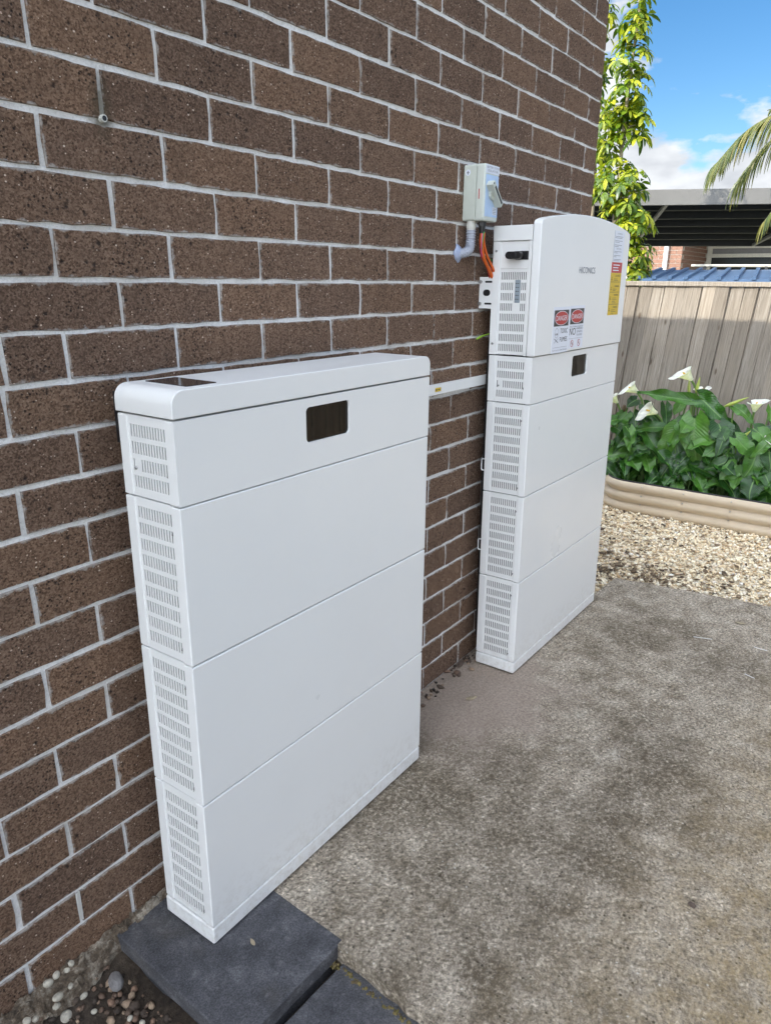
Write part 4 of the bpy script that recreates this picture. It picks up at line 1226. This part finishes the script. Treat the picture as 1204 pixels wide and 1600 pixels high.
lv = [(660, 430, 650, 770, 200, 3.96), (530, 490, 385, 745, 135, 3.95), (520, 560, 560, 770, 115, 4.0), (830, 465, 900, 650, 170, 4.0), (640, 300, 245, 232, 95, 4.05),
      (690, 270, 910, 450, 140, 4.08), (430, 490, 205, 490, 90, 4.0), (450, 330, 470, 490, 85, 4.1), (215, 510, 80, 700, 145, 4.0), (320, 640, 150, 730, 110, 3.96),
      (250, 290, 180, 340, 90, 4.15), (180, 390, 75, 500, 110, 4.1), (1100, 560, 990, 640, 150, 4.0), (1100, 670, 1035, 850, 150, 3.92), (1190, 660, 1200, 800, 120, 3.95),
      (920, 720, 730, 800, 110, 3.94), (960, 760, 850, 870, 130, 3.92), (1080, 870, 1050, 1010, 150, 3.88), (520, 720, 395, 860, 110, 3.92), (1080, 500, 1210, 610, 120, 4.05),
      (940, 340, 1090, 430, 90, 4.12), (380, 880, 260, 950, 85, 3.93), (530, 890, 560, 1010, 95, 3.90), (1200, 350, 1215, 460, 70, 4.25), (930, 640, 940, 740, 110, 3.98),
      (740, 390, 760, 480, 110, 4.06), (600, 430, 480, 470, 80, 4.08), (1130, 790, 1210, 900, 120, 3.92), (680, 920, 720, 1000, 80, 3.9), (150, 760, 60, 860, 90, 4.02), (300, 330, 400, 450, 100, 4.12), (560, 320, 520, 400, 80, 4.15)]
for k, (a, b, c, d, w, X) in enumerate(lv):
    B = atX(*Z8(a, b), X + .02); T = atX(*Z8(c, d), X - .05)
    put_leaf(B, T, w / 4.56 * .0042, k, Vector((-1, -.35 + random.uniform(-.3, .3), .65 + random.uniform(-.25, .3))))
for k in range(290):                                          # the dense dark mass behind and below, and the rest of the bed out of frame
    y = random.uniform(.36, -1.0) if k < 262 else random.uniform(-1., -1.6)
    X = random.uniform(3.92, 4.34); z = random.uniform(.16, .50) if k % 2 else random.uniform(.14, .32)
    a = random.uniform(0, 6.283); r_ = random.uniform(.10, .20)
    B = Vector((X, y, z + .06)); T = B + Vector((-abs(math.cos(a)) * r_ * .8, math.sin(a) * r_, -random.uniform(.02, .15)))
    put_leaf(B, T, random.uniform(.07, .12), k + 3, Vector((-.8 + random.uniform(-.3, .5), random.uniform(-.7, .7), 1)))
# flowers: white spathe rolled round a yellow spadix
def spathe_mesh(seed):
    rd = random.Random(seed); nu, nv = 16, 9; V, F = [], []
    for j in range(nv + 1):
        t = j / nv
        for i in range(nu + 1):
            th = (-1 + 2 * i / nu) * math.pi * (1.08 - .18 * t)
            ft = abs(th) / math.pi
            r = .13 + .56 * t ** 1.15 + (.10 * max(0, 1 - ft * 1.6) + .16) * t ** 5
            z = t * (1.0 + .34 * math.cos(th) * t) + .14 * max(0, math.cos(th)) ** 8 * t ** 4 - .30 * t ** 6 * (.6 + .4 * math.cos(th))
            V.append((r * math.cos(th) + .12 * t * t, r * math.sin(th) * (1 + .06 * ft), z + .02 * math.sin(5 * th + seed) * t ** 3))
    for j in range(nv):
        for i in range(nu): a = j * (nu + 1) + i; F.append((a, a + 1, a + nu + 2, a + nu + 1))
    me = MB(M['spathe']).add(V, F).data('flower', True, False)
    return me
SP = [spathe_mesh(s) for s in range(3)]
spx = MB(M['spadix']).tube([(.0, 0, .15), (.02, 0, .45), (.03, 0, .75), (.03, 0, .80)], [.06, .07, .06, .02], 8).data('spadix', True)
def flower(u, v, X, size, axis, face, seed):
    """axis: direction the bloom opens along; face: where its pointed tip hangs"""
    c = atX(u, v, X); ax = Vector(axis).normalized(); fx = Vector(face); fx = (fx - ax * fx.dot(ax)).normalized(); sy = ax.cross(fx)
    Mx = Matrix(((fx.x, sy.x, ax.x, 0), (fx.y, sy.y, ax.y, 0), (fx.z, sy.z, ax.z, 0), (0, 0, 0, 1)))
    base = c - ax * size * .55
    o = link('flower', SP[seed % 3], lily, base - lo); o.rotation_euler = Mx.to_euler(); size *= .9; o.scale = (size * .85, size * .85, size)
    link('spadix', spx, o)
    root = Vector((4.12 + random.uniform(-.08, .08), base.y + random.uniform(-.06, .06), .06))
    low = base - ax * size * .45 + Vector((.01, 0, -.06)); low.z = min(low.z, base.z - .02)
    stems.tube([q - lo for q in bez([root, root * .4 + low * .6 + Vector((.02, 0, .04)), low, base + ax * size * .12], 7)], [.0065] * 20 + [.0075, .011], 7)
flower(985, 606, 4.12, .098, (-.35, .75, .45), (-.2, .4, -1), 0)
flower(1013, 641, 4.00, .105, (-.45, .65, .25), (-.3, .6, -1), 1)
flower(1070, 584, 4.12, .108, (-.35, .70, .62), (-.2, .6, -1), 2)
flower(1098, 609, 4.20, .080, (-.5, .1, 1), (-1, 0, 0), 0)
flower(1181, 631, 4.10, .092, (-.25, -.15, 1), (-.4, -1, 0), 1)
flower(957, 622, 4.15, .085, (-.3, .6, .6), (-.2, .6, -1), 2)
flower(1203, 690, 3.98, .080, (-.3, -.6, .6), (-.5, -.6, -.2), 0)
def bud(u, v, X, ln, d):
    c = atX(u, v, X); d = Vector(d).normalized()
    p = [c - d * ln * .5 + d * ln * k / 7 - lo for k in range(8)]
    MB(M['bud']).tube(p, [.005, .009, .0105, .010, .0085, .0065, .004, .001], 8).build('bud', lily, smooth=True)
    root = Vector((4.12, c.y + .03, .08)); stems.tube([q - lo for q in bez([root, (root + c) / 2 + Vector((.02, .01, .03)), c - d * ln * .5], 6)], .0055, 6)
bud(1150, 628, 4.12, .15, (-.1, -.75, .42)); bud(1090, 601, 4.15, .10, (0, -.12, 1)); bud(1164, 680, 3.98, .085, (-.2, -.45, .55)); bud(1076, 604, 4.18, .10, (0, .10, 1))
stems.build('stalks', lily, smooth=True, fix=False)
wl = leaf_flake('withered_leaf', (0, 0, 0), .07, .035, .5, 'litter', None, None, .5); wl.parent = lily; wl.location = atX(973, 640, 4.06) - lo; wl.rotation_euler = (.6, .8, .3)

# ------------------------------------------------------------------ trees behind the fence
def rosette(mb, c, ax, size, rd, nl=8):
    ax = ax.normalized(); u = ax.orthogonal().normalized(); w = ax.cross(u)
    for k in range(nl):
        a = 2 * math.pi * (k + rd.uniform(-.25, .25)) / nl
        d = (u * math.cos(a) + w * math.sin(a)); s = ax.cross(d)
        L_ = size * rd.uniform(.75, 1.15); wd = L_ * rd.uniform(.14, .19); dr = rd.uniform(.15, .8)
        V = []
        for t, ww in ((.12, .15), (.38, .85), (.68, 1.0), (.90, .62), (1.0, .10)):
            q = c + d * L_ * t * (1 - .25 * dr * t) + ax * L_ * .10 * t * (1 - t) * 4 * .5 - Vector((0, 0, dr * L_ * .8 * t * t))
            V += [q - s * wd * ww + ax * wd * .22 * ww, q, q + s * wd * ww + ax * wd * .22 * ww]
        mb.add(V, [f for j in range(4) for f in ((3 * j, 3 * j + 1, 3 * j + 4, 3 * j + 3), (3 * j + 1, 3 * j + 2, 3 * j + 5, 3 * j + 4))])
def umbrella_tree(name, label, axis_pts, blobs, seed, dens=.62):
    rd = random.Random(seed); base = axis_pts[0]
    root = empty(name, base, label, 'tree', 'umbrella trees behind the fence')
    b = Vector(base); mb = MB(M['barkg'])
    path = bez(axis_pts, 8); mb.tube([p - b for p in path], [.022 * (1 - .65 * i / len(path)) for i in range(len(path))], 8)
    cr_ = MB(M['umbrella'])
    for (c, r, cnt, sz) in blobs:
        c = Vector(c); r = Vector(r)
        near = min(path, key=lambda q: (q - c).length)
        if (near - c).length > .05: mb.tube([near - Vector((0, 0, .1)) - b, (near + c) / 2 - b, c - b], [.009, .006, .003], 5)
        for _ in range(int(cnt * dens)):
            d = Vector((rd.gauss(0, 1), rd.gauss(0, 1), rd.gauss(0, 1))).normalized() * rd.random() ** .45
            p = c + Vector((d.x * r.x, d.y * r.y, d.z * r.z))
            ax = Vector((d.x * .9 + rd.uniform(-.3, .3), d.y * .9 + rd.uniform(-.3, .3), .75 + rd.uniform(-.2, .4)))
            rosette(cr_, p - b, ax, sz * .80 * rd.uniform(.7, 1.15), rd, rd.choice((6, 7, 8)))
    mb.build('trunk', root, smooth=True); cr_.build('crown', root, fix=False, smooth=True)
    return root
TX = 5.6
def T(u, v, X=TX): return atX(u, v, X)
umbrella_tree('umbrella_tree', 'slender tall variegated umbrella tree with a bare pale stem above the fence',
    [Vector((TX, 1.05, -.1)), T(958, 360), T(966, 285), T(973, 210), T(985, 110), T(997, 25), T(1000, -40)],
    [(T(995, 30), (.20, .13, .22), 42, .13), (T(1005, -40), (.2, .15, .2), 36, .13), (T(988, 85), (.2, .13, .18), 36, .13), (T(985, 135), (.2, .13, .16), 30, .13), (T(975, 175), (.18, .14, .16), 28, .14),
     (T(992, 195), (.14, .10, .15), 20, .14), (T(952, 205), (.18, .12, .16), 26, .14), (T(965, 215), (.16, .14, .12), 16, .14)], 3)
umbrella_tree('umbrella_tree', 'umbrella tree mostly hidden behind the corner of the brick wall',
    [Vector((TX + .25, 1.4, -.1)), T(925, 330, TX + .25), T(925, 200, TX + .25), T(928, 80, TX + .25), T(935, -20, TX + .25)],
    [(T(940, 45, TX + .25), (.15, .15, .22), 30, .12), (T(938, 105, TX + .25), (.14, .11, .2), 24, .12), (T(935, 180, TX + .2), (.2, .14, .2), 30, .13), (T(932, 245, TX + .2), (.2, .14, .2), 34, .13), (T(925, 0, TX + .3), (.2, .2, .3), 30, .12)], 5)
umbrella_tree('umbrella_shrub', 'bushy yellow green umbrella shrub rising just over the fence beside the tall cabinet',
    [Vector((TX - .2, .95, -.1)), T(960, 430, TX - .2), T(965, 350, TX - .2), T(970, 290, TX - .2)],
    [(T(965, 320, TX - .2), (.22, .20, .16), 70, .12), (T(985, 290, TX - .2), (.16, .13, .14), 34, .11), (T(990, 360, TX - .3), (.20, .15, .16), 66, .11), (T(993, 400, TX - .3), (.2, .13, .15), 60, .10),
     (T(945, 295, TX - .2), (.18, .14, .16), 40, .12), (T(985, 430, TX - .3), (.2, .16, .14), 44, .10), (T(960, 390, TX - .2), (.2, .2, .3), 50, .12), (T(965, 262, TX - .15), (.14, .14, .10), 20, .12)], 9)

# palm: trunk stands just outside the frame, fronds arch into it
palm = empty('palm_tree', (5.15, -1.05, -.1), 'palm with drooping feathery fronds at the right edge above the fence', 'palm tree')
po = Vector(palm.location); crown = Vector((5.15, -1.0, 2.25))
mb = MB(M['barkg']); mb.tube([(0, 0, 0), (.0, .02, 1.2), (0, .05, 2.3)], [.09, .075, .07], 12); mb.build('trunk', palm, smooth=True)
def frond(tip, arch, seed, nleaf=84, ll=.50):
    rd = random.Random(seed); tip = Vector(tip)
    pts = bez([crown, crown * .55 + tip * .45 + Vector((0, 0, arch)), tip * .8 + crown * .2 + Vector((0, 0, arch * .75)), tip], 14)
    mb = MB(M['palmdark'], M['palmleaf']); mb.tube([p - po for p in pts], [.012 * (1 - .8 * i / len(pts)) for i in range(len(pts))], 6)
    N = len(pts)
    for k in range(nleaf):
        t = .16 + .84 * k / nleaf; i = int(t * (N - 1)); p = pts[i] - po; d = (pts[min(i + 1, N - 1)] - pts[max(i - 1, 0)]).normalized()
        for s in (-1, 1):
            sd_ = d.cross(Vector((0, 0, 1))).normalized() * s
            L_ = ll * (1 - .45 * t) * rd.uniform(.75, 1.1); w = .0052
            dirv = (d * .55 + sd_ * rd.uniform(.25, .6) + Vector((0, 0, .15))).normalized()
            q = [p]; 
            for st_ in range(1, 6):
                dirv = (dirv + Vector((0, 0, -.55 * rd.uniform(.6, 1.3)))).normalized(); q.append(q[-1] + dirv * L_ / 5)
            wv = dirv.cross(sd_ + Vector((.01, 0, 0))).normalized()
            V, F = [], []
            for j, pt in enumerate(q):
                ww = w * (1 - (j / 5) ** 2 * .85) * (.6 if j == 0 else 1); V += [pt - wv * ww, pt + wv * ww]
            for j in range(5): F.append((2 * j, 2 * j + 1, 2 * j + 3, 2 * j + 2))
            mb.add(V, F, 1)
    mb.build('frond', palm, fix=False)
PX = 5.0
frond(atX(1112, 262, PX), .30, 1, 84, .36); frond(atX(1150, 285, PX + .25), .30, 2, 60, .40); frond(atX(1198, 172, PX + .15), .10, 3, 16, .14); frond(atX(1190, 350, PX - .1), .20, 4, 40, .30)
for k, (dx, dy, dz) in enumerate(((.5, -.8, -.2), (-.6, -.7, -.1), (.1, -1.0, .2), (.9, .1, -.1), (-.8, -.3, .1))): frond(crown + Vector((dx, dy, dz)), .4, 10 + k, 34, .4)

# ------------------------------------------------------------------ neighbour: shed roof, carport, house
shed = empty('garden_shed', (5.9, 0, -.1), 'low shed roof of ribbed blue steel just over the fence', 'shed')
so = Vector(shed.location)
sy0, sy1 = -2.2, .66
mb = MB(M['blueroof'])
def szf(x): return 1.412 + (x - 5.15) * .068
mb.add([Vector((5.15, sy0, szf(5.15))) - so, Vector((5.15, sy1, szf(5.15))) - so, Vector((6.4, sy1 + .2, szf(6.4))) - so, Vector((6.4, sy0, szf(6.4))) - so,
        Vector((5.15, sy0, szf(5.15) - .03)) - so, Vector((5.15, sy1, szf(5.15) - .03)) - so], [(0, 1, 2, 3), (0, 4, 5, 1)])
mb.build('roof_sheet', shed, fix=False)
y = sy1 - .02
while y > sy0:
    mb = MB(M['blueroof']); mb.bar(Vector((5.14, y, szf(5.14) + .008)) - so, Vector((6.4, y + .2, szf(6.4) + .008)) - so, .028, .024); mb.build('roof_rib', shed); y -= .115
MB(M['blueroof']).box(5.22 - so.x, 6.35 - so.x, sy0 + .1, sy1 - .08, 0, 1.46).build('wall', shed)
pp = empty('pale_pipe', (6.55, 0, 1.5), 'pale pipe run above the blue shed roof', 'pipe')
MB(M['cream']).tube([Vector((6.55, .62, .035)) - Vector((6.55, 0, 0)), (0, -.3, .028), (0, -2.0, .02)], .012, 8).build('pipe_run', pp)
mb = MB(M['roofdark'])
for yy in (.5, .0, -.6): mb.box(-.01, .01, yy - .01, yy + .01, -1.6, .03)
mb.build('pipe_support', pp)

cp = empty('carport', (7.0, 1.3, -.1), 'flat carport roof with light grey fascia and dark underside beyond the fence', 'carport')
co = Vector(cp.location)
du = Vector((.399, -.917, 0)).normalized(); dv = Vector((.917, .399, 0)).normalized()
A = Vector((7.0, 1.3, 0))
def CP(a, b, z): return A + du * a + dv * b + Vector((0, 0, z)) - co
def cbox(mb, a0, a1, b0, b1, z0, z1, m=0):
    P_ = [CP(a, b, z) for z in (z0, z1) for a, b in ((a0, b0), (a1, b0), (a1, b1), (a0, b1))]
    mb.add(P_, [(0, 3, 2, 1), (4, 5, 6, 7), (0, 1, 5, 4), (1, 2, 6, 5), (2, 3, 7, 6), (3, 0, 4, 7)], m)
mb = MB(M['fascia']); cbox(mb, -2.4, 6, -.02, .0, 2.105, 2.248); mb.build('fascia', cp, bevel=.004)
SL = .090                                                     # the roof falls towards the house
def csheet(mb, a0, a1, b0, b1, z0, z1, m=0):
    P_ = [CP(a, b, z - SL * b) for z in (z0, z1) for a, b in ((a0, b0), (a1, b0), (a1, b1), (a0, b1))]
    mb.add(P_, [(0, 3, 2, 1), (4, 5, 6, 7), (0, 1, 5, 4), (1, 2, 6, 5), (2, 3, 7, 6), (3, 0, 4, 7)], m)
mb = MB(M['roofdark']); csheet(mb, -2.4, 6, .002, 3.1, 2.222, 2.240)
mb.build('roof_sheet', cp)
for b in (.5, 1.0, 1.5, 2.0, 2.5):
    mb = MB(M['roofdark']); csheet(mb, -2.35, 5.9, b, b + .06, 2.150, 2.2215); mb.build('purlin', cp, bevel=.002)
for a in (-1.2, .25, 1.75, 3.3):
    mb = MB(M['beam']); csheet(mb, a, a + .035, .005, 2.89, 2.115, 2.149); mb.build('beam', cp, bevel=.002)
mb = MB(M['roofdark']); csheet(mb, -2.4, 6, 2.9, 2.96, 2.125, 2.2215); mb.build('rear_beam', cp)
for a in (-2.2, 5.6):
    mb = MB(M['roofdark']); cbox(mb, a, a + .09, .05, .14, 0, 2.10); mb.build('post', cp)
mb = MB(M['soffit']); csheet(mb, -.62, -.14, 1.2, 1.32, 2.07, 2.11); mb.build('batten_light', cp, bevel=.01)

NX, NY = 16.0, 3.21
nb = empty('neighbour_house', (NX, NY, -.1), 'red brown brick house with cream window under the carport roof', 'house')
mb = MB(M['cream']); mb.box(0.012, 2.1, .012, 6, 0, 2.75); mb.box(2.112, 2.2, -9, 6, 0, 2.75)
mb.build('mortar', nb)
bmx = MB(M['redbrick']).box(0, .05, -.115, .115, 0, .074).data('brick')
bmy = MB(M['redbrick']).box(-.115, .115, 0, .05, 0, .074).data('brick')
hb = MB(M['redbrick']).box(0, .05, 0, .110, 0, .074).data('brick')
i = 0; z = 1.64
while z < 2.5:
    for k in range(8): link('brick', bmx, nb, (.0, .116 + k * .242 + (.121 if i % 2 else 0), z))
    for k in range(8): link('brick', bmy, nb, (.17 + k * .242 - (.0 if i % 2 else -.121), 0, z))
    if i % 2: link('brick', hb, nb, (0, 0.001, z))
    z += .086; i += 1
wx = 2.10
mb = MB(M['cream'])
mb.box(wx - .06, wx + .01, -7.0, -.02, 2.255, 2.40)
mb.box(wx - .065, wx + .01, -7.0, -.02, 2.06, 2.14)
mb.box(wx - .06, wx + .01, -.12, -.02, .9, 2.255)
for yy in (-2.3, -4.6): mb.box(wx - .06, wx + .01, yy, yy + .06, .9, 2.255)
mb.build('window_frame', nb, bevel=.004)
MB(M['blind']).box(wx - .012, wx - .004, -7.0, -.02, 2.14, 2.255).build('blind', nb)
MB(M['winglass']).box(wx - .02, wx - .012, -7.0, -.02, .9, 2.06).build('window_pane', nb)
MB(M['soffit']).box(-.07, -.004, .27, .36, 0, 2.75).build('downpipe', nb, bevel=.01)
MB(M['rooftile']).box(-.1, 4.4, -9, 6, 2.755, 2.80).build('roof', nb)
